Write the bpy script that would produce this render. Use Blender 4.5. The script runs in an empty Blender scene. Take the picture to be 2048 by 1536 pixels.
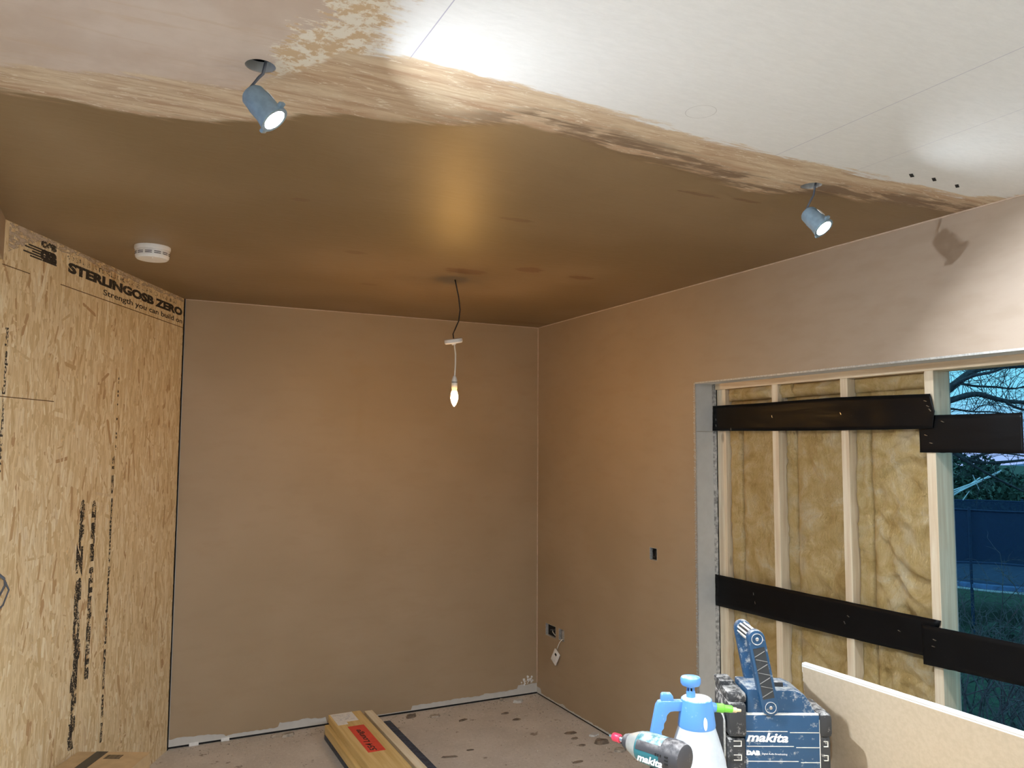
import bpy, bmesh, math, random
from mathutils import Vector, Matrix, noise
random.seed(7)
scene = bpy.context.scene
COL = scene.collection

# ---------------------------------------------------------------- camera
F, CX, CY = 1580.0, 1024.0, 768.0
CAM = Vector((0.0, 0.0, 1.70))
RT = Matrix(((0.895, 0.041, 0.444), (-0.446, 0.067, 0.892), (0.006, -0.997, 0.078)))  # columns: right, down, forward
c_r = Vector((RT[0][0], RT[1][0], RT[2][0])).normalized()
c_f = Vector((RT[0][2], RT[1][2], RT[2][2])); c_f = (c_f - c_r * c_f.dot(c_r)).normalized()
c_u = c_r.cross(c_f)
cam_d = bpy.data.cameras.new('camera'); cam_d.sensor_width = 36.0; cam_d.lens = F / 2048 * 36.0
cam_d.clip_start = 0.05; cam_d.clip_end = 600
cam = bpy.data.objects.new('camera', cam_d); COL.objects.link(cam)
M = Matrix.Identity(4)
for i in range(3):
    M[i][0], M[i][1], M[i][2], M[i][3] = c_r[i], c_u[i], -c_f[i], CAM[i]
cam.matrix_world = M
scene.camera = cam

# ---------------------------------------------------------------- world (dusk sky) and exposure
LED_LEFT, LED_RIGHT, LED_BL, LED_BR, BULB_POWER = 7600.0, 3600.0, 18500.0, 8000.0, 530.0
LED_COL, BULB_COL = (0.90, 0.975, 1.06, 1), (1.0, 0.53, 0.14, 1)
SKY_STRENGTH = 1.2
scene.view_settings.view_transform = 'Standard'
scene.view_settings.look = 'None'
scene.view_settings.exposure = 0.0
scene.view_settings.gamma = 1.0
scene.view_settings.use_curve_mapping = False
w = bpy.data.worlds.new('dusk_sky'); scene.world = w; w.use_nodes = True
wt = w.node_tree; wt.nodes.clear()
wo = wt.nodes.new('ShaderNodeOutputWorld'); wb = wt.nodes.new('ShaderNodeBackground')
wc = wt.nodes.new('ShaderNodeTexCoord'); ws = wt.nodes.new('ShaderNodeSeparateXYZ'); wr = wt.nodes.new('ShaderNodeValToRGB')
wt.links.new(wc.outputs['Generated'], ws.inputs[0]); wt.links.new(ws.outputs['Z'], wr.inputs[0])
wr.color_ramp.elements[0].position = 0.0; wr.color_ramp.elements[0].color = (0.30, 0.46, 0.86, 1)
wr.color_ramp.elements[1].position = 0.06; wr.color_ramp.elements[1].color = (0.19, 0.62, 0.86, 1)
wt.links.new(wr.outputs[0], wb.inputs[0]); wb.inputs[1].default_value = SKY_STRENGTH
wt.links.new(wb.outputs[0], wo.inputs[0])
try:
    scene.cycles.sample_clamp_indirect = 6.0
    scene.cycles.max_bounces = 8; scene.cycles.diffuse_bounces = 4; scene.cycles.glossy_bounces = 2
    scene.cycles.use_adaptive_sampling = True; scene.cycles.adaptive_threshold = 0.09; scene.cycles.adaptive_min_samples = 16
    scene.cycles.use_denoising = True
except Exception:
    pass

# ---------------------------------------------------------------- node helper
class NT:
    def __init__(s, name):
        s.m = bpy.data.materials.new(name); s.m.use_nodes = True; s.t = s.m.node_tree; s.t.nodes.clear()
        s.out = s.t.nodes.new('ShaderNodeOutputMaterial'); s.b = s.t.nodes.new('ShaderNodeBsdfPrincipled')
        s.t.links.new(s.b.outputs[0], s.out.inputs[0]); s._pos = None
    def n(s, typ): return s.t.nodes.new(typ)
    def put(s, sock, v):
        if hasattr(v, 'is_output'): s.t.links.new(v, sock)
        elif v is not None:
            if sock.type == 'RGBA' and len(v) == 3: v = (*v, 1)
            sock.default_value = v
    def pos(s):
        if s._pos is None: s._pos = s.n('ShaderNodeNewGeometry').outputs['Position']
        return s._pos
    def obj(s): return s.n('ShaderNodeTexCoord').outputs['Object']
    def xyz(s, v=None):
        k = s.n('ShaderNodeSeparateXYZ'); s.put(k.inputs[0], v or s.pos()); return k.outputs
    def mapv(s, v, scale=(1, 1, 1), rot=(0, 0, 0), loc=(0, 0, 0)):
        k = s.n('ShaderNodeMapping'); s.put(k.inputs[0], v); k.inputs[1].default_value = loc; k.inputs[2].default_value = rot; k.inputs[3].default_value = scale
        return k.outputs[0]
    def noise(s, v=None, scale=5, detail=4, rough=.55, dist=0, color=False):
        k = s.n('ShaderNodeTexNoise'); s.put(k.inputs['Vector'], v or s.pos()); k.inputs['Scale'].default_value = scale
        k.inputs['Detail'].default_value = detail; k.inputs['Roughness'].default_value = rough; k.inputs['Distortion'].default_value = dist
        return k.outputs['Color' if color else 'Fac']
    def vor(s, v=None, scale=5, out='Distance', feature='F1'):
        k = s.n('ShaderNodeTexVoronoi'); k.feature = feature; s.put(k.inputs['Vector'], v or s.pos()); k.inputs['Scale'].default_value = scale
        return k.outputs[out]
    def math(s, op, a, b=0.0, c=0.0):
        k = s.n('ShaderNodeMath'); k.operation = op
        s.put(k.inputs[0], a); s.put(k.inputs[1], b); s.put(k.inputs[2], c); return k.outputs[0]
    def step(s, v, lo, hi, a=0.0, b=1.0):
        k = s.n('ShaderNodeMapRange'); k.interpolation_type = 'SMOOTHSTEP'; s.put(k.inputs[0], v)
        k.inputs[1].default_value = lo; k.inputs[2].default_value = hi; k.inputs[3].default_value = a; k.inputs[4].default_value = b; return k.outputs[0]
    def mix(s, f, a, b, typ='MIX'):
        k = s.n('ShaderNodeMix'); k.data_type = 'RGBA'; k.blend_type = typ; s.put(k.inputs[0], f); s.put(k.inputs[6], a); s.put(k.inputs[7], b); return k.outputs[2]
    def ramp(s, v, stops, interp='LINEAR'):
        k = s.n('ShaderNodeValToRGB'); s.put(k.inputs[0], v); r = k.color_ramp; r.interpolation = interp
        while len(r.elements) < len(stops): r.elements.new(0.5)
        for e, (p, c) in zip(r.elements, stops): e.position = p; e.color = (*c, 1)
        return k.outputs[0]
    def curve(s, v, pts):
        k = s.n('ShaderNodeFloatCurve'); s.put(k.inputs['Value'], v); c = k.mapping.curves[0]
        for i, (x, y) in enumerate(pts):
            if i < 2: c.points[i].location = (x, y)
            else: c.points.new(x, y)
        for p in c.points: p.handle_type = 'VECTOR'
        k.mapping.update(); return k.outputs[0]
    def bump(s, h, strength=.3, dist=.01):
        k = s.n('ShaderNodeBump'); k.inputs['Strength'].default_value = strength; k.inputs['Distance'].default_value = dist
        s.put(k.inputs['Height'], h); s.put(s.b.inputs['Normal'], k.outputs[0])
    def fin(s, col, rough=.6, metal=0.0, spec=None):
        s.put(s.b.inputs['Base Color'], col); s.put(s.b.inputs['Roughness'], rough); s.put(s.b.inputs['Metallic'], metal)
        if spec is not None: s.b.inputs['Specular IOR Level'].default_value = spec
        return s.m

def plain(name, col, rough=.6, var=.12, scale=30, metal=0.0, bump=0.0, spec=None):
    k = NT(name); nz = k.noise(k.pos(), scale, 4)
    f = k.step(nz, .3, .7)
    c = k.mix(f, tuple(max(0, x * (1 - var)) for x in col), tuple(min(1, x * (1 + var)) for x in col))
    if bump: k.bump(nz, bump, .004)
    return k.fin(c, rough, metal, spec)

def dirty(name, col, dust=(.72, .68, .6), amount=.5, rough=.5, scale=60, top=True):
    k = NT(name)
    n1 = k.noise(k.pos(), scale, 6, .7); n2 = k.noise(k.pos(), scale * .18, 3)
    f = k.step(k.math('ADD', n1, k.math('MULTIPLY', n2, .5)), .98 - amount * .28, 1.16 - amount * .28)
    if top:
        g = k.n('ShaderNodeNewGeometry').outputs['Normal']
        up = k.step(k.xyz(g)[2], .3, .95)
        f = k.math('MAXIMUM', f, k.math('MULTIPLY', up, k.step(n1, .38, .62)))
    c = k.mix(k.math('MULTIPLY', f, .85), col, dust)
    k.bump(n1, .15, .002)
    return k.fin(c, rough)

MAT = {}
# fresh plaster on walls
k = NT('plaster_wall')
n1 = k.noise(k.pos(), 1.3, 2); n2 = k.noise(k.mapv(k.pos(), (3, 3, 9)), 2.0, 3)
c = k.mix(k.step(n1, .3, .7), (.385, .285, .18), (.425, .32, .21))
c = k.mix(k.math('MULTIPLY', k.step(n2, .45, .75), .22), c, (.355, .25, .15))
pinker = k.math('MULTIPLY', k.step(k.math('ADD', k.xyz()[1], k.math('MULTIPLY', n1, .5)), 2.0, 3.7, 1, 0), .8)  # blends the wall plaster toward a pinker tone as y falls
c = k.mix(pinker, c, k.mix(k.step(n2, .35, .7), (.43, .35, .28), (.40, .32, .25)))
k.bump(n2, .08, .006)
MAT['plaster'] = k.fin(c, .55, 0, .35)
MAT['plaster_edge'] = plain('plaster_edge', (.56, .44, .34), .6, .1, 40)
# exposed plasterboard
MAT['board'] = plain('plasterboard_grey', (.60, .59, .56), .75, .03, 25)
MAT['board_white'] = plain('plasterboard_white_edge', (.86, .86, .84), .7, .05, 40)
k = NT('plasterboard_back')
nz = k.noise(k.pos(), 90, 4); bl = k.step(k.noise(k.mapv(k.pos(), (1, 2, 5)), 5, 5, .7), .66, .74)
c = k.mix(k.step(nz, .3, .7), (.47, .385, .275), (.52, .43, .315)); c = k.mix(k.math('MULTIPLY', bl, .55), c, (.75, .70, .6))
MAT['board_back'] = k.fin(c, .8)
# ceiling: wet brown plaster, drying tan edge, pink dry plaster, bare white plasterboard
k = NT('ceiling_plaster')
X, Y, Z = k.xyz()[:3]
u = k.math('DIVIDE', k.math('ADD', X, 1.7), 4.4)
def cu(x): return (x + 1.7) / 4.4
def cv(y): return (y - 1.2) / 1.2
B = [(-1.7, 2.2), (-.28, 2.185), (.04, 2.168), (.18, 2.15), (.30, 2.07), (.48, 1.935), (.70, 1.905), (.77, 1.86), (.92, 1.77), (1.16, 1.80), (1.34, 1.835), (1.57, 1.86), (1.82, 1.915), (1.93, 1.89), (2.06, 1.82), (2.27, 1.80), (2.48, 1.768), (2.7, 1.775)]
A = [(-1.7, 2.1), (-.27, 2.03), (.03, 1.94), (.23, 1.90), (.33, 1.76), (.40, 1.63), (.54, 1.585), (.75, 1.585), (.95, 1.60), (1.2, 1.63), (1.4, 1.65), (1.68, 1.645), (2.29, 1.635), (2.5, 1.64), (2.7, 1.55)]
yB = k.math('ADD', k.math('MULTIPLY', k.curve(u, [(cu(a), cv(b)) for a, b in B]), 1.2), 1.2)
yA = k.math('ADD', k.math('MULTIPLY', k.curve(u, [(cu(a), cv(b)) for a, b in A]), 1.2), 1.2)
streak = k.noise(k.mapv(k.pos(), (2.2, 22, 1)), 1.6, 5, .68, .4)
fine = k.noise(k.mapv(k.pos(), (8, 30, 1), (0, 0, .12)), 3, 4, .75)
blob = k.noise(k.pos(), 4.5, 4, .62)
big = k.noise(k.pos(), 1.2, 1)
sc_ = lambda v, a: k.math('MULTIPLY', k.math('SUBTRACT', v, .5), a)
dB = k.math('ADD', k.math('SUBTRACT', Y, yB), k.math('ADD', sc_(streak, .16), sc_(blob, .06)))
dA = k.math('ADD', k.math('SUBTRACT', Y, yA), k.math('ADD', sc_(streak, .16), sc_(fine, .05)))
fB = k.step(dB, -.018, .022)
fA = k.step(dA, -.012, .012)
pink = k.mix(k.step(blob, .35, .68), (.57, .455, .365), (.66, .55, .46))
pink = k.mix(k.math('MULTIPLY', k.step(streak, .52, .7), .5), pink, (.56, .41, .27))
white = k.mix(k.step(fine, .3, .7), (.78, .775, .75), (.82, .815, .79))
tan = k.mix(k.step(streak, .32, .66), (.46, .30, .185), (.68, .55, .38))
tan = k.mix(k.step(fine, .56, .66), tan, (.73, .63, .48))
wx = k.math('ADD', X, k.math('ADD', sc_(blob, .30), sc_(fine, .18)))
lf = k.step(wx, .29, .31); rf = k.step(wx, .40, .46)
tr = k.mix(k.step(k.noise(k.pos(), 34, 4, .7), .44, .56), (.62, .45, .27), (.80, .74, .62))
upper = k.mix(lf, pink, k.mix(rf, tr, white))
# pencil lines on the boards
def line(col, x0, amt, wdt=.0016):
    d = k.math('ABSOLUTE', k.math('SUBTRACT', X, x0)); f = k.math('MULTIPLY', k.step(d, wdt * .5, wdt, 1, 0), amt)
    return k.mix(f, col, (.30, .28, .42))
upper = line(upper, .537, .65); upper = line(upper, 1.667, .45); upper = line(upper, 1.975, .3)
cr = k.math('SQRT', k.math('ADD', k.math('POWER', k.math('SUBTRACT', X, 1.28), 2), k.math('POWER', k.math('SUBTRACT', Y, 1.515), 2)))
upper = k.mix(k.math('MULTIPLY', k.step(k.math('ABSOLUTE', k.math('SUBTRACT', cr, .038)), .0006, .0016, 1, 0), .35), upper, (.35, .33, .3))
wet = k.mix(k.step(big, .35, .65), (.225, .147, .070), (.28, .19, .102))
wet = k.mix(k.math('MULTIPLY', k.step(blob, .45, .7), .35), wet, (.235, .155, .08))
def spot(col, x0, y0, rx, ry, amt=.8):
    d = k.math('SQRT', k.math('ADD', k.math('POWER', k.math('DIVIDE', k.math('SUBTRACT', X, x0), rx), 2), k.math('POWER', k.math('DIVIDE', k.math('SUBTRACT', Y, y0), ry), 2)))
    d = k.math('ADD', d, sc_(fine, 1.7))
    return k.mix(k.math('MULTIPLY', k.step(d, .75, 1.15, 1, 0), amt), col, (.17, .085, .04))
for s_ in ((1.473, 3.475, .11, .055), (1.735, 3.30, .075, .05), (2.046, 3.336, .07, .035), (1.30, 2.58, .07, .02, .6), (.53, 2.71, .03, .02, .5), (.90, 3.354, .05, .03, .5), (1.70, 2.03, .09, .012, .6), (1.89, 2.01, .06, .01, .6), (2.45, 4.75, .25, .05, .5), (1.15, 4.0, .05, .03, .4)): wet = spot(wet, *s_)
band = k.mix(fA, upper, tan)
# damp dark streaks along the trowelled edge
ds = k.math('MULTIPLY', k.step(k.math('ABSOLUTE', k.math('ADD', dB, .03)), .02, .085, 1, 0), k.step(k.math('ADD', streak, sc_(blob, .6)), .40, .54))
ds = k.math('MULTIPLY', ds, k.step(X, .55, .95))
col = k.mix(fB, band, wet)
col = k.mix(k.math('MULTIPLY', ds, .85), col, (.17, .10, .055))
inner = k.step(Z, 2.5415, 2.543)
col = k.mix(inner, col, (.55, .56, .55))
rg = k.math('SUBTRACT', .72, k.math('MULTIPLY', fB, .24))
k.bump(k.noise(k.mapv(k.pos(), (6, 14, 1)), 1.6, 2, .5, 1.0), .16, .008)
MAT['ceiling'] = k.fin(col, rg, 0, .45)
# screed floor
k = NT('screed_floor')
a = k.noise(k.pos(), 2.2, 6, .65); b = k.noise(k.pos(), 55, 5, .7); v = k.noise(k.pos(), 9, 5, .65)
c = k.mix(k.step(a, .35, .65), (.57, .515, .45), (.67, .61, .54)); c = k.mix(k.step(b, .56, .66), c, (.72, .67, .60)); c = k.mix(k.math('MULTIPLY', k.step(b, .32, .42, 1, 0), .5), c, (.33, .28, .23))
c = k.mix(k.math('MULTIPLY', k.step(v, .62, .69), .75), c, (.20, .14, .095))
k.bump(b, .35, .006)
MAT['floor'] = k.fin(c, .85)
# OSB strands
k = NT('osb_strand')
ri = k.n('ShaderNodeNewGeometry').outputs['Random Per Island']
c = k.ramp(ri, [(0, (.66, .49, .265)), (.25, (.745, .575, .335)), (.5, (.80, .645, .40)), (.75, (.84, .69, .45)), (.92, (.90, .79, .57)), (.95, (.60, .41, .21)), (.985, (.50, .31, .16)), (1, (.74, .56, .31))])
g = k.noise(k.mapv(k.pos(), (60, 60, 6)), 2, 5, .7)
c = k.mix(k.math('MULTIPLY', k.step(g, .42, .62), .38), c, (.50, .34, .155))
k.bump(g, .3, .002)
MAT['bark_dark'] = plain('saw_kerf', (.16, .09, .035), .9, .2)
MAT['osb'] = k.fin(c, .6, 0, .3)
MAT['osb_core'] = plain('osb_core', (.68, .51, .28), .8, .2, 60)
def ink(name, speck, col=(.035, .028, .022)):
    k = NT(name)
    f = k.step(k.math('ADD', k.noise(k.pos(), 130, 4, .7), k.math('MULTIPLY', k.noise(k.mapv(k.pos(), (45, 45, 12)), 1.2, 4), .5)), speck - .05, speck + .05)
    t = k.n('ShaderNodeBsdfTransparent'); mx = k.n('ShaderNodeMixShader')
    k.fin(col, .7); k.t.links.new(f, mx.inputs[0]); k.t.links.new(k.b.outputs[0], mx.inputs[1]); k.t.links.new(t.outputs[0], mx.inputs[2]); k.t.links.new(mx.outputs[0], k.out.inputs[0])
    return k.m
MAT['ink'] = ink('printed_ink', .88); MAT['ink_worn'] = ink('printed_ink_worn', .785)
MAT['ink_faint'] = ink('printed_ink_faint', .69, (.09, .075, .055))
# insulation wool
k = NT('glass_wool')
a = k.noise(k.pos(), 9, 6, .65, .6); b = k.noise(k.mapv(k.pos(), (30, 60, 30)), 2, 6, .75, 1.0); p = k.noise(k.pos(), 5, 3)
c = k.ramp(a, [(.25, (.47, .31, .115)), (.42, (.63, .45, .19)), (.56, (.73, .555, .28)), (.72, (.80, .69, .47))])
c = k.mix(k.math('MULTIPLY', k.step(p, .55, .72), .5), c, (.74, .65, .47))
c = k.mix(k.math('MULTIPLY', k.step(b, .58, .72), .4), c, (.40, .24, .08))
k.bump(b, .9, .014)
MAT['wool'] = k.fin(c, .95, 0, .1)
# timber
def wood(name, c1, c2, axis, scale=1.0, rough=.65, knots=True):
    k = NT(name); s = [26, 26, 26]; s[axis] = 1.2
    a = k.noise(k.mapv(k.pos(), tuple(x * scale for x in s)), 1.6, 6, .6, .5)
    c = k.mix(k.step(a, .35, .68), c1, c2)
    if knots:
        ks = [9, 9, 9]; ks[axis] = 3.5
        d = k.vor(k.mapv(k.pos(), tuple(ks)), 1.0)
        c = k.mix(k.math('MULTIPLY', k.step(d, .05, .13, 1, 0), .7), c, tuple(x * .4 for x in c2))
    k.bump(a, .12, .003)
    return k.fin(c, rough)
MAT['stud_z'] = wood('softwood_upright', (.80, .70, .53), (.66, .52, .35), 2)
MAT['stud_y'] = wood('softwood_level', (.76, .63, .45), (.60, .44, .27), 1)
MAT['oak'] = wood('golden_plank', (.78, .58, .26), (.66, .45, .17), 1, knots=False)
MAT['pale_timber'] = wood('pale_timber', (.86, .78, .60), (.74, .62, .42), 1)
MAT['bench'] = wood('bench_ply', (.62, .48, .30), (.5, .36, .2), 0)
k = NT('black_membrane')
a = k.noise(k.mapv(k.pos(), (20, 3, 30)), 2, 5); b = k.noise(k.pos(), 140, 3, .8)
c = k.mix(k.math('MULTIPLY', k.step(b, .70, .78), .5), (.0045, .0045, .005), (.30, .29, .28))
k.bump(k.noise(k.pos(), 7, 2), .12, .02)
MAT['membrane'] = k.fin(c, k.step(a, .3, .7, .35, .5), 0, .14)
MAT['steel'] = plain('steel', (.62, .62, .62), .3, .05, 50, 1.0)
MAT['dark'] = plain('dark_void', (.012, .011, .010), .9, .1)
MAT['grey_metal'] = plain('galvanised_bead', (.50, .50, .48), .5, .2, 120, .3)
MAT['mortar'] = plain('ragged_mortar', (.40, .38, .35), .9, .45, 60, bump=.6)
MAT['white_plastic'] = plain('white_plastic', (.82, .80, .77), .35, .03)
MAT['white_flex'] = plain('white_flex', (.80, .77, .70), .4, .03)
MAT['black_cable'] = plain('black_cable', (.02, .018, .018), .45, .1)
MAT['grey_cable'] = plain('grey_cable', (.10, .11, .13), .5, .1)
MAT['lamp_can'] = plain('lamp_can', (.20, .29, .36), .4, .1, 60, .1)  # pale blue lift stands in for the bloom round the lit lamps
MAT['cardboard'] = plain('cardboard', (.52, .37, .20), .8, .08, 20)
MAT['black_tape'] = plain('black_tape', (.022, .022, .026), .25, .2, 40)
MAT['slate'] = plain('slate_blue_board', (.06, .075, .11), .7, .35, 45, bump=.2)
MAT['red_label'] = plain('red_label', (.78, .075, .045), .55, .06)
MAT['paper'] = plain('paper', (.84, .83, .80), .7, .06, 60)
MAT['marker'] = plain('black_marker', (.03, .015, .015), .6, .1)
MAT['radio_blue'] = dirty('radio_blue', (.018, .075, .165), (.60, .60, .57), .62, .45, 60)
MAT['rubber'] = dirty('dusty_rubber', (.035, .036, .038), (.52, .50, .47), .80, .75, 55)
MAT['arm_dark'] = dirty('arm_dark', (.03, .035, .04), (.4, .39, .36), .35, .6, 70, False)
MAT['arm_rib'] = plain('arm_rib', (.22, .22, .21), .6, .2)
MAT['dust'] = plain('plaster_dust', (.74, .71, .64), .9, .15, 60)
MAT['white_print'] = plain('white_print', (.85, .85, .84), .5, .03)
MAT['spray_blue'] = dirty('sprayer_blue', (.105, .30, .68), (.60, .72, .85), .36, .4, 55)
MAT['spray_green'] = plain('sprayer_green', (.18, .62, .06), .4, .1)
MAT['spray_tip'] = plain('sprayer_tip', (.78, .62, .36), .5, .15, 90)
k = NT('frosted_bottle'); nz = k.noise(k.pos(), 40, 3)
k.b.inputs['Subsurface Weight'].default_value = 0.0; k.b.inputs['Transmission Weight'].default_value = .12
MAT['bottle'] = k.fin(k.mix(k.step(nz, .3, .7), (.56, .62, .67), (.64, .69, .73)), .35)
MAT['teal'] = dirty('driver_teal', (.025, .15, .17), (.45, .52, .52), .30, .4, 60)
MAT['driver_grey'] = dirty('driver_dark', (.045, .042, .045), (.33, .31, .30), .50, .6, 50)
MAT['alloy'] = plain('driver_alloy', (.52, .56, .55), .38, .1, 60, .6)
MAT['red_ring'] = plain('red_collar', (.62, .03, .07), .35, .15, 80)
MAT['debris'] = plain('plaster_debris', (.40, .35, .29), .9, .3, 40, bump=.4)
MAT['debris_dark'] = plain('damp_plaster_debris', (.20, .155, .115), .9, .3, 40, bump=.4)
MAT['grass'] = plain('lawn', (.020, .050, .024), .95, .5, 8, bump=.5)
MAT['bark'] = plain('bark', (.045, .045, .055), .9, .35, 30)
MAT['twig'] = plain('twig', (.10, .09, .095), .9, .4, 30)
MAT['leaf'] = plain('evergreen_leaf', (.030, .060, .040), .8, .5, 6)
MAT['net'] = plain('trampoline_net', (.010, .028, .075), .8, .2, 30)
MAT['tramp_bed'] = plain('trampoline_bed', (.20, .27, .42), .6, .2, 10)
MAT['tramp_pad'] = plain('trampoline_pad', (.10, .17, .36), .6, .2, 10)
MAT['hill'] = plain('far_hill', (.13, .16, .28), 1.0, .2, .02)  # bluish distance haze is mixed into this colour
MAT['brick'] = plain('outer_render', (.45, .43, .40), .9, .1)
MAT['pole'] = plain('pale_pole', (.66, .72, .78), .4, .05)
def emit(name, col, st):
    k = NT(name); e = k.n('ShaderNodeEmission'); e.inputs[0].default_value = col; e.inputs[1].default_value = st
    k.t.links.new(e.outputs[0], k.out.inputs[0]); return k.m
MAT['led_l'] = emit('led_lens_left', LED_COL, LED_LEFT); MAT['led_r'] = emit('led_lens_right', LED_COL, LED_RIGHT); MAT['led_bl'] = emit('led_lens_rear_a', LED_COL, LED_BL); MAT['led_br'] = emit('led_lens_rear_b', LED_COL, LED_BR)
MAT['bulb'] = emit('warm_bulb', BULB_COL, BULB_POWER)

# ---------------------------------------------------------------- mesh helper
WLOC = {}
class MB:
    def __init__(s, M=None): s.v, s.f, s.M = [], [], M
    def add(s, vs, fs):
        o = len(s.v); s.v += [Vector(p) for p in vs]; s.f += [tuple(o + i for i in f) for f in fs]; return s
    def box(s, a, b):
        x0, y0, z0 = a; x1, y1, z1 = b
        return s.add([(x0, y0, z0), (x1, y0, z0), (x1, y1, z0), (x0, y1, z0), (x0, y0, z1), (x1, y0, z1), (x1, y1, z1), (x0, y1, z1)],
                     [(0, 3, 2, 1), (4, 5, 6, 7), (0, 1, 5, 4), (1, 2, 6, 5), (2, 3, 7, 6), (3, 0, 4, 7)])
    def rbox(s, a, b, r=.004):
        bm = bmesh.new(); bmesh.ops.create_cube(bm, size=1)
        d = [abs(b[i] - a[i]) for i in range(3)]; c = [(a[i] + b[i]) / 2 for i in range(3)]
        for v in bm.verts: v.co = Vector((v.co.x * d[0] + c[0], v.co.y * d[1] + c[1], v.co.z * d[2] + c[2]))
        bmesh.ops.bevel(bm, geom=list(bm.edges), offset=min(r, min(d) * .45), segments=2, profile=.6, affect='EDGES')
        return s.bm(bm)
    def bm(s, bm):
        bm.verts.index_update(); s.add([v.co.copy() for v in bm.verts], [tuple(v.index for v in f.verts) for f in bm.faces]); bm.free(); return s
    def prism(s, poly, d0, d1, ax=1, bev=0.0):
        def p(a, b, c): return ((a, c, b) if ax == 1 else ((c, a, b) if ax == 0 else (a, b, c)))
        n = len(poly); bm = bmesh.new()
        lo = [bm.verts.new(p(a, b, d0)) for a, b in poly]; hi = [bm.verts.new(p(a, b, d1)) for a, b in poly]
        bm.faces.new(lo); bm.faces.new(hi[::-1])
        for i in range(n): bm.faces.new((lo[i], hi[i], hi[(i + 1) % n], lo[(i + 1) % n]))
        bmesh.ops.recalc_face_normals(bm, faces=list(bm.faces))
        if bev: bmesh.ops.bevel(bm, geom=[e for e in bm.edges if e.calc_face_angle(0) > .5], offset=bev, segments=2, profile=.6, affect='EDGES')
        return s.bm(bm)
    def tube(s, pts, r, n=8, r1=None):
        pts = [Vector(p) for p in pts]; m = len(pts); up = Vector((.31, .17, .94)); vs, fs = [], []
        for i, p in enumerate(pts):
            t = (pts[min(i + 1, m - 1)] - pts[max(i - 1, 0)]).normalized()
            a = t.cross(up)
            if a.length < 1e-3: a = t.cross(Vector((1, 0, 0)))
            a.normalize(); b = t.cross(a)
            rr = r if r1 is None else r + (r1 - r) * i / (m - 1)
            vs += [p + (a * math.cos(2 * math.pi * j / n) + b * math.sin(2 * math.pi * j / n)) * rr for j in range(n)]
        for i in range(m - 1):
            for j in range(n): fs.append((i * n + j, i * n + (j + 1) % n, (i + 1) * n + (j + 1) % n, (i + 1) * n + j))
        fs.append(tuple(range(n))[::-1]); fs.append(tuple((m - 1) * n + j for j in range(n)))
        return s.add(vs, fs)
    def lathe(s, prof, n=28, Mx=None, cap=True):
        vs, fs = [], []; m = len(prof)
        for r, z in prof: vs += [Vector((r * math.cos(2 * math.pi * j / n), r * math.sin(2 * math.pi * j / n), z)) for j in range(n)]
        for i in range(m - 1):
            for j in range(n): fs.append((i * n + j, i * n + (j + 1) % n, (i + 1) * n + (j + 1) % n, (i + 1) * n + j))
        if cap: fs.append(tuple(range(n))[::-1]); fs.append(tuple((m - 1) * n + j for j in range(n)))
        if Mx is not None: vs = [Mx @ p for p in vs]
        return s.add(vs, fs)
    def build(s, name, mat, parent=None, smooth=False, recalc=False):
        vs = [s.M @ p for p in s.v] if s.M is not None else s.v
        lo = [min(p[i] for p in vs) for i in range(3)]; hi = [max(p[i] for p in vs) for i in range(3)]
        c = Vector(((lo[0] + hi[0]) / 2, (lo[1] + hi[1]) / 2, lo[2]))
        me = bpy.data.meshes.new(name); me.from_pydata([p - c for p in vs], [], s.f)
        if recalc:
            bm = bmesh.new(); bm.from_mesh(me); bmesh.ops.recalc_face_normals(bm, faces=list(bm.faces)); bm.to_mesh(me); bm.free()
        me.materials.append(MAT[mat] if isinstance(mat, str) else mat)
        if smooth: me.shade_smooth() if smooth is True else me.set_sharp_from_angle(angle=smooth)
        if smooth and smooth is not True: pass
        o = bpy.data.objects.new(name, me); COL.objects.link(o)
        if parent is not None:
            o.parent = parent; o.location = c - WLOC[parent.name]
        else: o.location = c
        WLOC[o.name] = c
        return o

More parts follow.
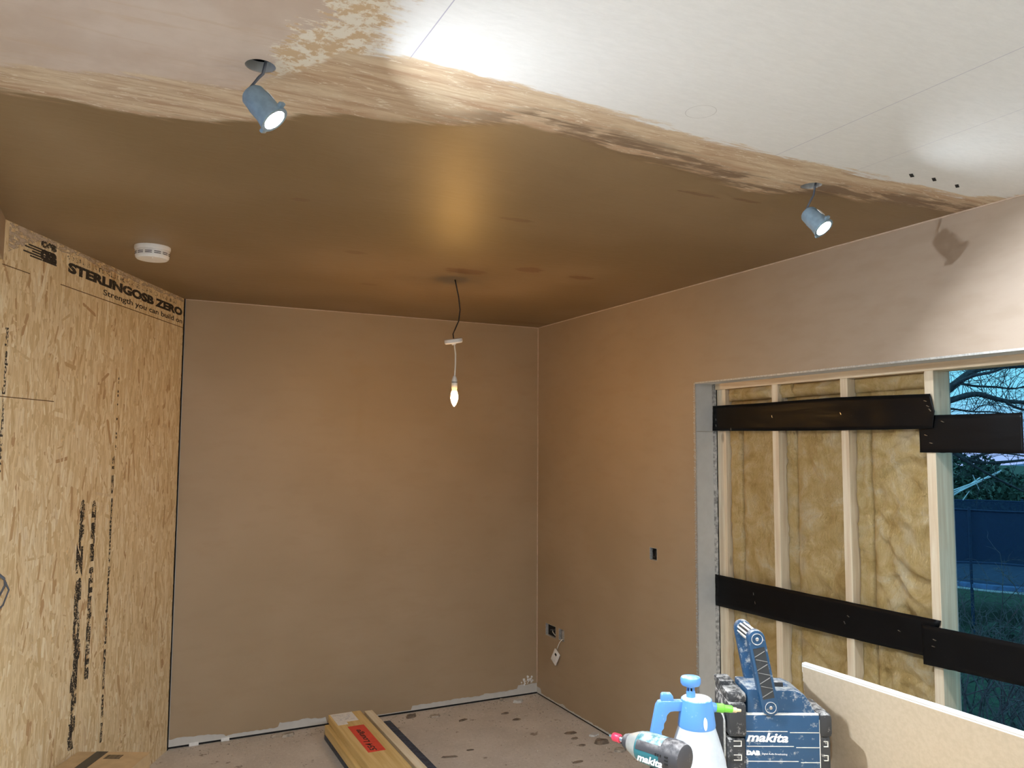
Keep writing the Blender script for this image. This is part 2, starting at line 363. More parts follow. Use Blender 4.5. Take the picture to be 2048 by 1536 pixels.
SM = math.radians(35)
def sm(o):
    me = o.data; me.shade_smooth(); me.set_sharp_from_angle(angle=SM); return o
def thing(name, loc, label, cat, group=None):
    o = bpy.data.objects.new(name, None); COL.objects.link(o); o.location = loc; o.empty_display_size = .05; WLOC[o.name] = Vector(loc)
    return tag(o, label, cat, group)
def tag(o, label=None, cat=None, group=None, kind=None):
    if label: o['label'] = label
    if cat: o['category'] = cat
    if group: o['group'] = group
    if kind: o['kind'] = kind
    return o
def struct(o, label=None, cat=None): return tag(o, label, cat, None, 'structure')
def frame(o, xa, ya, za=None):
    xa = Vector(xa).normalized(); ya = Vector(ya); ya = (ya - xa * ya.dot(xa)).normalized(); za = xa.cross(ya)
    m = Matrix.Identity(4)
    for i in range(3): m[i][0], m[i][1], m[i][2], m[i][3] = xa[i], ya[i], za[i], o[i]
    return m
def text(name, body, size, Mx, mat, parent, width=None, height=None, shear=0.0, bold=0.0, th=.0003):
    cu_ = bpy.data.curves.new('t', 'FONT'); cu_.body = body; cu_.size = size; cu_.shear = shear; cu_.offset = bold; cu_.extrude = th; cu_.resolution_u = 3
    ob = bpy.data.objects.new('t', cu_); COL.objects.link(ob)
    dg = bpy.context.evaluated_depsgraph_get(); me = bpy.data.meshes.new_from_object(ob.evaluated_get(dg))
    COL.objects.unlink(ob); bpy.data.objects.remove(ob); bpy.data.curves.remove(cu_)
    xs = [v.co.x for v in me.vertices]; ys = [v.co.y for v in me.vertices]
    x0, x1, y0, y1 = min(xs), max(xs), min(ys), max(ys)
    sx = width / (x1 - x0) if width else 1; sy = height / (y1 - y0) if height else 1
    b = MB(Mx); b.add([((v.co.x - x0) * sx, (v.co.y - y0) * sy, v.co.z) for v in me.vertices], [tuple(p.vertices) for p in me.polygons])
    bpy.data.meshes.remove(me)
    return b.build(name, mat, parent)
def ray(px, py):
    d = Vector(((px - CX) / F, (py - CY) / F, 1)); return RT @ d
def pt(px, py, depth): return CAM + ray(px, py) * depth
def onz(px, py, z): d = ray(px, py); return CAM + d * ((z - CAM.z) / d.z)
def onx(px, py, x): d = ray(px, py); return CAM + d * ((x - CAM.x) / d.x)

# ---------------------------------------------------------------- room shell
XR, YB, H = 2.653, 4.918, 2.54
X0, Y0 = -1.7, -2.6
P0 = Vector((.32, YB, 0)); OD = Vector((-.45, -.893, 0)).normalized(); ON = Vector((-OD.y, OD.x, 0))  # osb wall: start, run, outward normal
floor = struct(MB().box((X0 - .2, Y0 - .2, -.12), (2.86, YB + .2, 0)).build('floor', 'floor'))
# ceiling slab with cut-out holes
HOLES = [(.252, 1.774), (1.967, 1.798), (.25, .20), (1.97, -.30)]
HR = .033
cb = MB(); xs = sorted({X0 - .1, XR + .2} | {h[0] + d for h in HOLES for d in (-.06, .06)}); ys = sorted({Y0 - .1, YB + .1} | {h[1] + d for h in HOLES for d in (-.06, .06)})
for i in range(len(xs) - 1):
    for j in range(len(ys) - 1):
        mx, my = (xs[i] + xs[i + 1]) / 2, (ys[j] + ys[j + 1]) / 2
        hole = [h for h in HOLES if abs(h[0] - mx) < .03 and abs(h[1] - my) < .03]
        if not hole:
            cb.box((xs[i], ys[j], H), (xs[i + 1], ys[j + 1], H + .026)); continue
        hx, hy = hole[0]; n = 40; vs = []
        for q in range(n):
            a = 2 * math.pi * q / n; ca, sa = math.cos(a), math.sin(a); kk = 1 / max(abs(ca), abs(sa))
            ex = min(max(hx + .2 * ca * kk, xs[i]), xs[i + 1]); ey = min(max(hy + .2 * sa * kk, ys[j]), ys[j + 1])
            sx_, sy_ = (xs[i] if ca < 0 else xs[i + 1]), (ys[j] if sa < 0 else ys[j + 1])
            ex = hx + ca * min(abs((sx_ - hx) / ca) if abs(ca) > 1e-6 else 9, abs((sy_ - hy) / sa) if abs(sa) > 1e-6 else 9)
            ey = hy + sa * min(abs((sx_ - hx) / ca) if abs(ca) > 1e-6 else 9, abs((sy_ - hy) / sa) if abs(sa) > 1e-6 else 9)
            vs += [(ex, ey, H), (hx + HR * ca, hy + HR * sa, H), (hx + HR * ca, hy + HR * sa, H + .026)]
        fs = []
        for q in range(n):
            r = (q + 1) % n; fs += [(q * 3, q * 3 + 1, r * 3 + 1, r * 3), (q * 3 + 1, q * 3 + 2, r * 3 + 2, r * 3 + 1)]
        cb.add(vs, fs)
        for cx_, cy_ in ((xs[i], ys[j]), (xs[i + 1], ys[j]), (xs[i + 1], ys[j + 1]), (xs[i], ys[j + 1])):
            ang = math.atan2(cy_ - hy, cx_ - hx) % (2 * math.pi); q = int(ang / (2 * math.pi / n)); r = (q + 1) % n
            cb.add([vs[q * 3], (cx_, cy_, H), vs[r * 3]], [(0, 1, 2)])
ceiling = struct(cb.build('ceiling', 'ceiling'))
MB().box((X0 - .1, Y0 - .1, H + .16), (XR + .3, YB + .1, H + .2)).build('void_deck', 'dark', ceiling)
for i, (px, py) in enumerate(((1823, 351), (1868, 359), (1914, 372))):
    c = onz(px, py, H); m = frame(c, (1, .55, 0), (0, 1, 0))
    MB(m).box((-.016, -.005, -.0012), (.016, .005, .001)).build('slot', 'dark', ceiling)

# back wall: plasterboard with a plaster skin whose foot is torn away
wall_back = struct(MB().box((.32, YB, .014), (XR + .1, YB + .1, H)).build('wall_back', 'board'))
def foot(x):
    n = noise.noise(Vector((x * 9, 3.1, 0))) * .012 + noise.noise(Vector((x * 40, 1.7, 0))) * .005
    if x < .62: h = .058 - (x - .32) * .04
    elif x < .92: h = .034
    elif x < 1.2: h = .058
    elif x < 1.75: h = .020; n *= .2
    elif x < 2.25: h = .046
    elif x < 2.5: h = .052
    else: h = .075
    return max(.015, h + n)
b = MB(); N = 240; x_a, x_b = .325, XR
vs, fs = [], []
for i in range(N + 1):
    x = x_a + (x_b - x_a) * i / N; z = foot(x)
    vs += [(x, YB - .003, H), (x, YB - .003, z), (x, YB, z)]
for i in range(N): q = i * 3; fs += [(q, q + 1, q + 4, q + 3), (q + 1, q + 2, q + 5, q + 4)]
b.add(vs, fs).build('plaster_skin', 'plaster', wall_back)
MB().box((.32, YB + .012, 0), (XR + .1, YB + .05, .016)).build('base_gap', 'dark', wall_back)
for x, wd in ((.43, .05), (.60, .045)):
    MB().box((x, YB - .006, .002), (x + wd, YB + .004, .022)).build('packer', 'board_white', wall_back)
bl = MB()
for i in range(16):
    x = 2.53 + random.random() * .09; z = .075 + random.random() * .055; r = .004 + random.random() * .007
    bl.add([(x + r * math.cos(a) * (.7 + random.random() * .6), YB - .0036, z + r * math.sin(a) * (.7 + random.random() * .6)) for a in [j * math.pi / 3 for j in range(6)]], [(0, 1, 2, 3, 4, 5)])
tag(bl.build('scuffed_patch', 'board_white', wall_back), kind='stuff')

# right wall with socket recesses and the big opening
RZ = {'double_box': (4.657, 4.794, .425, .505), 'single_box': (4.545, 4.617, .43, .505), 'switch_box': (3.546, 3.613, 1.08, 1.148)}
OPY, OPN, OPZ = 3.215, 0.3, 2.03
yr = sorted({OPY, YB + .05} | {v for r in RZ.values() for v in r[:2]}); zr = sorted({.012, H} | {v for r in RZ.values() for v in r[2:]})
b = MB()
for i in range(len(yr) - 1):
    for j in range(len(zr) - 1):
        my, mz = (yr[i] + yr[i + 1]) / 2, (zr[j] + zr[j + 1]) / 2
        inr = any(r[0] < my < r[1] and r[2] < mz < r[3] for r in RZ.values())
        b.box((XR + (.04 if inr else 0), yr[i], zr[j]), (XR + .112, yr[i + 1], zr[j + 1]))
b.box((XR, OPN, OPZ), (XR + .112, OPY, H)); b.box((XR, Y0, 0), (XR + .112, OPN, H))
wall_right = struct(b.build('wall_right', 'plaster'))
MB().box((2.78, OPY + .03, 0), (2.95, YB + .1, H + .1)).box((2.78, OPN, OPZ + .03), (2.95, OPY + .03, H + .1)).box((2.78, Y0, 0), (2.95, OPN - .02, H + .1)).build('outer_leaf', 'brick', wall_right)
MB().box((XR + .006, OPY, 0), (XR + .1, YB, .012)).build('base_gap', 'dark', wall_right)
b = MB(); N = 120; vs, fs = [], []
for i in range(N + 1):
    y = OPY + .02 + (YB - OPY - .02) * i / N
    h = .022 + max(0, noise.noise(Vector((y * 8, 7.7, 0)))) * .03 + noise.noise(Vector((y * 45, 2.2, 0))) * .007 + (.03 if y > 4.85 else 0)
    vs += [(XR - .0012, y, .012), (XR - .0012, y, max(.016, h))]
for i in range(N): q = i * 2; fs.append((q, q + 1, q + 3, q + 2))
b.add(vs, fs).build('torn_foot', 'board', wall_right)
# reveal linings round the opening
MB().box((XR + .002, OPY - .004, 0), (2.765, OPY, 1.779)).build('reveal_lining', 'board', wall_right)
MB().box((XR + .002, OPY - .004, 1.781), (2.762, OPY, OPZ)).build('reveal_lining', 'board', wall_right)
MB().box((XR + .002, OPN, OPZ - .004), (2.768, OPY, OPZ)).build('head_lining', 'board', wall_right)
b = MB()
for i in range(330):
    z = .01 + i * .00612; dx = random.uniform(-.0016, .0016)
    b.box((XR - .0025 + dx, OPY - .0055 + dx, z), (XR + .003 + dx, OPY + .009 + random.uniform(-.003, .004), z + random.uniform(.0025, .0058)))
tag(b.build('corner_bead', 'grey_metal', wall_right), kind='stuff')
MB().box((XR - .0015, OPN, OPZ - .006), (XR + .008, OPY, OPZ + .002)).build('head_bead', 'grey_metal', wall_right)
b = MB(); vs, fs = [], []; N = 160
for i in range(N + 1):
    z = i * 2.03 / N; wv = noise.noise(Vector((z * 14, 0, 5))) * .007 + noise.noise(Vector((z * 50, 0, 9))) * .004
    vs += [(2.763, OPY - .003, z), (2.782 + wv, OPY - .012 - abs(wv), z), (2.79 + wv, OPY + .02, z)]
for i in range(N): q = i * 3; fs += [(q, q + 1, q + 4, q + 3), (q + 1, q + 2, q + 5, q + 4)]
b.add(vs, fs).build('ragged_mortar', 'mortar', wall_right)

# trowelled corner lines where walls meet wall and ceiling
def trim(name, a, bb, r=.004): return struct(MB().tube([a, bb], r, 6).build(name, 'plaster_edge'))
trim('trim_1', (XR - .001, YB - .004, .08), (XR - .001, YB - .004, H), .0042)
trim('trim_2', (.325, YB - .004, H - .001), (XR, YB - .004, H - .001), .0036)
trim('trim_3', (XR - .001, Y0, H - .001), (XR - .001, YB, H - .001), .0036)

# left: chipboard wall set at an angle
OSB_L = 2.6
def osb(s_, z, off=0.0): p = P0 + OD * s_ + ON * off; return Vector((p.x, p.y, z))
wl = MB(); m_osb = frame(P0, OD, (0, 0, 1))     # local x = run, y = up, z = normal
if (m_osb.to_3x3() @ Vector((0, 0, 1))).dot(ON) < 0: SGN = -1
else: SGN = 1
wl.M = m_osb; wl.box((.012, 0, -.05 * SGN), (OSB_L, H, 0)) if SGN > 0 else wl.box((.012, 0, 0), (OSB_L, H, .05))
wall_left = struct(wl.build('wall_left', 'osb_core', recalc=True))
st = MB(m_osb); rnd = random.Random(3)
for i in range(19000):
    L = rnd.uniform(.05, .15); wd = rnd.uniform(.007, .024); cx_ = rnd.uniform(.014, OSB_L); cy_ = rnd.uniform(0, H - .002)
    an = math.pi / 2 + rnd.gauss(0, .22) if rnd.random() < .90 else rnd.uniform(0, math.pi)
    if rnd.random() < .02: wd *= 1.6
    ca, sa = math.cos(an), math.sin(an); off = SGN * (.0001 + .0009 * i / 19000); tl = rnd.uniform(-.00012, .00012) * SGN
    pts = []
    for (u_, v_) in ((-.5, -.25), (-.42, .45), (.40, .5), (.5, .1), (.45, -.5), (-.38, -.5)):
        u2, v2 = u_ * L * rnd.uniform(.85, 1.1), v_ * wd * rnd.uniform(.7, 1.2)
        x, y = cx_ + u2 * ca - v2 * sa, cy_ + u2 * sa + v2 * ca
        pts.append((min(max(x, .013), OSB_L), min(max(y, .001), H - .001), off + tl * v_))
    st.add(pts, [tuple(range(6))] if SGN > 0 else [tuple(range(6))[::-1]])
tag(st.build('wood_strands', 'osb', wall_left), kind='stuff')
# black gap strip in the corner
b = MB(m_osb); b.box((-.002, 0, SGN * -.01), (.014, H, SGN * .0022)); b.build('corner_membrane', 'membrane', wall_left, recalc=True)
RTV = -OD; OFFI = .0016
def otext(body, s_, z, wd, ht, mat, name='printed_lettering', bold=.0, vert=False, shear=0.0):
    o = osb(s_, z, OFFI)
    m = frame(o, (0, 0, 1), OD) if vert else frame(o, RTV, (0, 0, 1))
    return text(name, body, .1, m, mat, wall_left, wd, ht, shear, bold, .0001)
otext('STERLINGOSB ZERO', 1.20, 2.432, 1.165, .046, 'ink', bold=.006)
otext('Strength you can build on', .905, 2.382, .872, .036, 'ink', bold=.0012)
otext('OSB/3 STERLINGOSB ZERO EN 300', 1.21, 2.487, 1.10, .022, 'ink_faint', bold=.002)
b = MB(m_osb)
for q in range(5): b.box((1.285 + .004 * q, 2.437 + q * .0105, SGN * .0014), (1.47 + random.uniform(-.06, .07), 2.443 + q * .0105, SGN * .0018))
b.build('printed_logo', 'ink', wall_left, recalc=True)
otext('OSB', 1.40, 2.437, .115, .05, 'ink', bold=.012)
otext('OSB', 1.40, 2.492, .11, .030, 'ink_worn', bold=.01)
otext('SterlingOSB Zero', .960, .37, 1.08, .068, 'ink_worn', bold=.010, vert=True)
otext('STRENGTH BUILD', .880, .64, .80, .036, 'ink_worn', bold=.008, vert=True)
otext('EN 300 OSB/3 load-bearing conditions CE 12', .727, .31, 1.33, .026, 'ink_worn', bold=.005, vert=True)
otext('ll ll  l  l ll ll', .722, 1.66, .36, .010, 'ink_worn', bold=.002, vert=True)
otext('West Fraser Europe Ltd', 1.566, 1.575, .56, .024, 'ink_worn', bold=.003, vert=True)
b = MB(m_osb)
for (s0, s1, z) in ((.02, 1.25, 2.369), (1.255, 2.3, 1.873), (1.46, 1.63, 2.368)): b.box((s0, z - .0018, SGN * .0012), (s1, z + .0018, SGN * .0016)); b.build('saw_line', 'bark_dark', wall_left, recalc=True); b = MB(m_osb)
# plaster smear along the head of the chipboard
b = MB(); N = 150; vs, fs = [], []
for i in range(N + 1):
    s_ = .02 + 1.58 * i / N; dz = .026 + noise.noise(Vector((s_ * 6, 0, 1))) * .018 + noise.noise(Vector((s_ * 30, 0, 4))) * .006
    if s_ > 1.42: dz += (s_ - 1.42) * .55
    vs += [osb(s_, H - .001, .0014), osb(s_, H - max(.004, dz), .0014)]
for i in range(N): q = i * 2; fs.append((q, q + 1, q + 3, q + 2))
k = NT('plaster_smear'); f = k.step(k.noise(k.mapv(k.pos(), (12, 12, 40)), 2, 5, .7), .40, .58); t = k.n('ShaderNodeBsdfTransparent'); mx = k.n('ShaderNodeMixShader')
k.fin((.55, .44, .33), .8); k.t.links.new(f, mx.inputs[0]); k.t.links.new(t.outputs[0], mx.inputs[1]); k.t.links.new(k.b.outputs[0], mx.inputs[2]); k.t.links.new(mx.outputs[0], k.out.inputs[0]); MAT['smear'] = k.m
b.add(vs, fs).build('plaster_smear', 'smear', wall_left)
# loose cable poking through the chipboard
cbt = thing('loose_cable', osb(1.57, 1.10, .002), 'grey cable looping out of the chipboard wall at the left edge', 'cable')
MB().tube([osb(1.66, 1.05, .006), osb(1.60, 1.12, .03), osb(1.555, 1.17, .03), osb(1.545, 1.195, .02), osb(1.56, 1.215, .006)], .004, 8).build('cable_run', 'grey_cable', cbt, True)
MB().tube([osb(1.565, 1.215, .006), osb(1.545, 1.19, .02), osb(1.53, 1.15, .03), osb(1.56, 1.10, .03), osb(1.64, 1.04, .008)], .0035, 8).build('cable_run', 'grey_cable', cbt, True)
# plastered bulkhead over the left side
b = MB(); poly = [(-.41, 3.465), (-.41, Y0), (X0, Y0), (X0, .905)]
b.prism(poly, 2.385, H, 2)
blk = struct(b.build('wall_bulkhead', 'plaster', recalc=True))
struct(MB().box((X0 - .1, Y0, 0), (X0, 1.3, H)).build('wall_side', 'board_white'))
struct(MB().box((X0, Y0 - .1, 0), (XR + .1, Y0, H)).build('wall_front', 'board_white'))

# ---------------------------------------------------------------- downlights hanging out of their holes
def downlight(hole, P, n, led, label, group='downlights hanging from their holes'):
    P = Vector(P); n = Vector(n).normalized()
    t = thing('downlight', (hole[0], hole[1], H), label, 'downlight', group)
    a = Vector((0, 0, 1)); xa = a.cross(n); xa.normalize(); m = frame(P, xa, n.cross(xa))   # local z = beam direction
    sm(MB(m).lathe([(.010, -.078), (.022, -.077), (.027, -.070), (.0285, -.05), (.0295, -.045), (.0295, -.018), (.031, -.010), (.032, -.004), (.0335, .002), (.0335, .0065), (.0255, .0065), (.0242, -.008)], 32, None, True).build('lamp_body', 'lamp_can', t))
    lens = MB(m).lathe([(.0238, -.0075), (.0236, -.0055), (.001, -.0045)], 14).build('lamp_lens', led, t, True)
    for s in (-1, 1):
        mm = m @ Matrix.Rotation(.5, 4, 'Z')
        sm(MB(mm).rbox((-.008, s * .030, -.006), (.008, s * .043, .003), .003).build('spring_clip', 'lamp_can', t))
    MB(m).rbox((-.012, .0285, -.052), (.012, .0302, -.030), .0004).build('rating_label', 'paper', t)
    back = m @ Vector((0, 0, -.077)); top = Vector((hole[0] + (.018 if hole[0] < 1 else .022), hole[1] - .006, H + .03))
    mid = (back + top) / 2 + Vector((.006, 0, 0))
    MB().tube([back + n * .004, back - n * .008, back * .65 + top * .35 + Vector((.003, 0, .004)), mid, back * .2 + top * .8, top, top + Vector((0, 0, .08))], .0034, 8).build('cable', 'grey_cable', t, True)
    return t
downlight(HOLES[0], (.278, 1.75, 2.417), (.585, -.30, -.754), 'led_l', 'lit downlight dangling from hole in pinkish plaster, nearer the chipboard wall')
downlight(HOLES[1], (1.982, 1.77, 2.40), (.19, -.62, -.76), 'led_r', 'lit downlight dangling from hole near the right wall, above the boarded opening')
downlight(HOLES[2], (.24, .22, 2.41), (-.40, .30, -.87), 'led_bl', 'lit downlight hanging behind the viewpoint on the chipboard side')
downlight(HOLES[3], (1.95, -.27, 2.41), (-.55, .35, -.75), 'led_br', 'lit downlight hanging behind the viewpoint on the opening side')

# ---------------------------------------------------------------- pendant bulb
pd = thing('pendant_lamp', (1.502, 3.68, H), 'bare warm glowing candle bulb hanging from the ceiling on flex with loose white rose', 'pendant lamp')
MB().tube([(1.502, 3.68, 2.55), (1.512, 3.68, 2.51), (1.526, 3.68, 2.45), (1.534, 3.68, 2.388), (1.527, 3.68, 2.33), (1.507, 3.68, 2.285), (1.497, 3.68, 2.262), (1.501, 3.68, 2.236)], .0032, 8).build('supply_cable', 'black_cable', pd, True)
mr = Matrix.Translation((1.500, 3.68, 2.226)) @ Matrix.Rotation(-.20, 4, 'Y') @ Matrix.Rotation(.1, 4, 'X')
sm(MB(mr).lathe([(.040, .012), (.0455, .010), (.046, -.006), (.042, -.012), (.012, -.0125), (.010, -.020)], 32).build('ceiling_rose', 'white_plastic', pd))
MB().tube([(1.505, 3.68, 2.21), (1.512, 3.68, 2.16), (1.512, 3.68, 2.11), (1.509, 3.68, 2.045)], .0036, 8).build('flex', 'white_flex', pd, True)
ml = Matrix.Translation((1.508, 3.68, 1.985))
sm(MB(ml).lathe([(.0045, .066), (.009, .060), (.0135, .045), (.0145, .034)], 24).build('holder_cap', 'white_plastic', pd))
sm(MB(ml).lathe([(.0142, .034), (.0142, .0325), (.0142, .031)], 24).build('holder_gap', 'dark', pd))
sm(MB(ml).lathe([(.0148, .031), (.0148, .008), (.0135, 0), (.0125, -.014)], 24).build('holder_skirt', 'white_plastic', pd))
MB(ml).lathe([(.0125, -.012), (.0155, -.022), (.0185, -.036), (.0180, -.050), (.0135, -.068), (.0065, -.082), (.001, -.089)], 14).build('bulb', 'bulb', pd, True)

# ---------------------------------------------------------------- smoke alarm
sa_ = thing('smoke_alarm', (.1025, 3.67, H), 'round white smoke alarm with two rows of dark vents on the brown ceiling', 'smoke alarm')
ma = Matrix.Translation((.1025, 3.67, H))
sm(MB(ma).lathe([(.072, 0), (.0725, -.010), (.070, -.016), (.0665, -.0175), (.0665, -.020)], 48).build('mounting_base', 'white_plastic', sa_))
sm(MB(ma).lathe([(.0685, -.020), (.0685, -.038), (.066, -.049), (.061, -.054), (.030, -.056), (.001, -.0565)], 48).build('housing', 'white_plastic', sa_))
for zz in (-.030, -.037):
    for q in range(12):
        a0 = 2 * math.pi * q / 12 + .06; vs = []
        for i in range(7):
            a_ = a0 + i * (.40 / 6)
            for r in (.0670, .0689 if zz > -.035 else .0690):
                for dz in (-.0014, .0014): vs.append((r * math.cos(a_), r * math.sin(a_), zz + dz))
        fs = []
        for i in range(6):
            o = i * 4; p = o + 4; fs += [(o + 2, o + 3, p + 3, p + 2), (o + 1, p + 1, p + 3, o + 3), (o, o + 2, p + 2, p)]
        MB(ma).add(vs, fs).build('vent_slot', 'dark', sa_)
MB(ma).lathe([(.003, -.0565), (.003, -.0585), (.0005, -.059)], 12, Matrix.Translation((0, -.045, .001))).build('test_button', 'white_plastic', sa_)

# ---------------------------------------------------------------- socket boxes
BL = {'double_box': ('double metal socket box sunk in right wall near the floor, wires inside', 'socket box'),
      'single_box': ('single socket box sunk in right wall beside the double box', 'socket box'),
      'switch_box': ('small socket box at waist height beside the boarded opening, black cable coiled inside', 'socket box')}
for nm, (a0, a1, z0, z1) in RZ.items():
    t = thing('socket_box', (XR + .03, (a0 + a1) / 2, z0), BL[nm][0], BL[nm][1])
    th = .0022; b = MB()
    b.box((XR + .020, a0, z0), (XR + .039, a1, z1)); b.build('box_back', 'dark', t)
    b = MB(); b.box((XR - .0008, a0, z0), (XR + .036, a0 + th, z1)); b.box((XR - .0008, a1 - th, z0), (XR + .036, a1, z1)); b.box((XR - .0008, a0 + th, z0), (XR + .036, a1 - th, z0 + th)); b.box((XR - .0008, a0 + th, z1 - th), (XR + .036, a1 - th, z1)); b.build('box_sides', 'grey_metal', t)
    cy_ = (a0 + a1) / 2
    if nm == 'switch_box':
        MB().tube([(XR + .034, cy_ + .012, z1 - .006), (XR + .012, cy_ + .018, z1 - .02), (XR + .006, cy_ + .006, z0 + .02), (XR + .006, cy_ - .012, z0 + .018), (XR + .010, cy_ - .016, z1 - .02), (XR + .034, cy_ - .008, z1 - .008)], .0045, 8).build('coiled_cable', 'black_cable', t, True)
    elif nm == 'double_box':
        MB().tube([(XR + .034, a1 - .01, z0 + .02), (XR + .01, cy_ + .02, z0 + .042), (XR + .008, cy_ - .03, z0 + .05), (XR + .034, a0 + .01, z0 + .06)], .003, 8).build('wire', 'grey_cable', t, True)
        MB().tube([(XR + .034, a1 - .03, z1 - .01), (XR + .016, cy_, z0 + .03), (XR + .012, a0 + .03, z0 + .018), (XR + .034, a0 + .02, z0 + .01)], .003, 8).build('wire', 'white_flex', t, True)
    else:
        MB().rbox((XR + .004, cy_ - .026, z0 + .006), (XR + .034, cy_ + .004, z1 - .008), .003).build('box_lug', 'grey_metal', t)
fp = thing('faceplate', (XR - .02, 4.64, .267), 'white outlet faceplate dangling by its cable below the single socket box', 'faceplate')
pc = Vector((XR - .014, 4.637, .316)); mf = frame(pc, Vector((0, -.88, -.47)), Vector((.10, -.47, .88)))
sm(MB(mf).rbox((-.034, -.043, -.005), (.034, .043, .004), .003).build('plate', 'white_plastic', fp))
sgf = 1 if (mf.to_3x3() @ Vector((0, 0, 1))).x < 0 else -1
MB(mf).box((-.010, .012, sgf * .0035), (.010, .026, sgf * .0052)).build('socket_port', 'dark', fp, recalc=True)
MB(mf).rbox((-.016, -.030, sgf * .0035), (.016, .004, sgf * .0056), .001).build('port_panel', 'paper', fp, recalc=True)
MB().tube([(XR + .03, 4.575, .45), (XR - .006, 4.572, .437), (XR - .012, 4.585, .42), (XR - .013, 4.605, .39), pc + (mf.to_3x3() @ Vector((-.018, .040, -sgf * .004)))], .0032, 8).build('cable', 'white_flex', fp, True)

# ---------------------------------------------------------------- temporary stud frame, wool, membrane strips
XS = 2.77
sf = thing('stud_frame', (2.82, 2.4, 0), 'pale softwood stud frame filling the opening in the right wall', 'stud frame')
def stud(y0, y1, xa=XS, xb=XS + .093, z0=0.045, z1=1.996, mat='stud_z'): MB().rbox((xa, y0, z0), (xb, y1, z1), .002).build('stud', mat, sf)
stud(3.134, 3.196, XS + .012); stud(2.762, 2.800); stud(2.364, 2.402); stud(1.968, 2.006); stud(1.575, 1.622); stud(.33, .40)
MB().rbox((XS, OPN + .02, 1.996), (XS + .093, 3.196, 2.036), .002).build('head_plate', 'stud_y', sf)
MB().rbox((XS, OPN + .02, 0), (XS + .093, 3.196, .045), .002).build('sole_plate', 'stud_y', sf)
MB().box((XS + .094, 1.972, 0), (XS + .103, 3.24, 2.036)).build('sheathing', 'brick', sf)
def batt(y0, y1, z0, z1, xb_, amp, seed, label, fold=0.0):
    ny = max(8, int((y1 - y0) / .011)); nz = max(10, int((z1 - z0) / .011)); vs, fs = [], []
    for j in range(nz + 1):
        for i in range(ny + 1):
            y = y0 + (y1 - y0) * i / ny; z = z0 + (z1 - z0) * j / nz
            e = min(i, ny - i) / ny; ez = min(j, nz - j) / nz; edge = min(1, e * 7) ** .5 * min(1, ez * nz / 5) ** .5
            p = Vector((y * 4.5, z * 3.2, seed * 3.7)); wv = Vector((noise.noise(p + Vector((9, 2, 1))), noise.noise(p + Vector((4, 8, 3))), 0)) * .8
            q = noise.fractal(p + wv, 1.0, 2.0, 5) * .55
            rd = 1 - abs(noise.noise(Vector((y * 7, z * 11, seed)) + wv * 1.4)) * 2.4
            cr = max(0, 1 - abs(noise.noise(Vector((y * 3.1, z * 2.3, seed * 2.1)) + wv * .9)) * 9) + .7 * max(0, 1 - abs(noise.noise(Vector((y * 5.5, z * 7.5, seed + 40)) + wv)) * 11)
            d = amp * (q * 1.25 + max(0, rd) * .45 + noise.noise(Vector((y * 30, z * 38, seed))) * .22 - cr * .55)
            if fold: d += fold * max(0, 1 - abs(noise.noise(Vector((y * 9, z * 16, seed + 5)) + wv)) * 3)
            vs.append((xb_ - d * edge + (1 - edge) * .016, y + noise.noise(Vector((z * 9, seed, i))) * .002, z))
    o = len(vs); W = ny + 1
    for j in range(nz):
        for i in range(ny): a_ = j * W + i; fs.append((a_, a_ + W, a_ + W + 1, a_ + 1))
    ring = [i for i in range(W)] + [j * W + ny for j in range(1, nz + 1)] + [nz * W + i for i in range(ny - 1, -1, -1)] + [j * W for j in range(nz - 1, 0, -1)]
    bk = []
    for r in ring: v = vs[r]; bk.append((XS + .09, v[1], v[2]))
    vs += bk; n = len(ring)
    for i in range(n): fs.append((ring[i], ring[(i + 1) % n], o + (i + 1) % n, o + i))
    fs.append(tuple(range(o, o + n)))
    ob = MB().add(vs, fs).build('insulation_batt', 'wool', None, True, recalc=True)
    return tag(ob, label, 'insulation', 'glass wool between the studs')
batt(3.052, 3.134, .05, 1.9342, XS + .036, .012, 1, 'narrow yellow wool strip beside the plasterboard reveal')
batt(2.800, 3.047, .05, 1.9342, XS + .036, .020, 2, 'yellow wool batt in the first bay beside the reveal')
batt(2.700, 2.762, .05, 1.9342, XS + .046, .016, 3, 'thin pale wool strip just right of the first middle stud')
batt(2.402, 2.697, .05, 1.9342, XS + .038, .024, 4, 'yellow wool batt in the middle bay between the two middle studs')
batt(2.292, 2.364, .05, 1.9342, XS + .036, .020, 5, 'narrow ragged wool strip just right of the second middle stud')
batt(2.006, 2.288, .05, 1.9342, XS + .034, .034, 6, 'deeply folded yellow wool batt beside the thick end post')
batt(2.700, 3.120, 1.934, 1.997, XS + .012, .034, 7, 'crumpled wool stuffed under the head plate in the first bay', .012)
batt(2.402, 2.700, 1.934, 1.997, XS + .026, .028, 8, 'crumpled wool stuffed under the head plate in the middle bay', .012)
batt(2.006, 2.364, 1.934, 1.996, XS + .030, .026, 9, 'crumpled wool stuffed under the head plate beside the end post', .008)
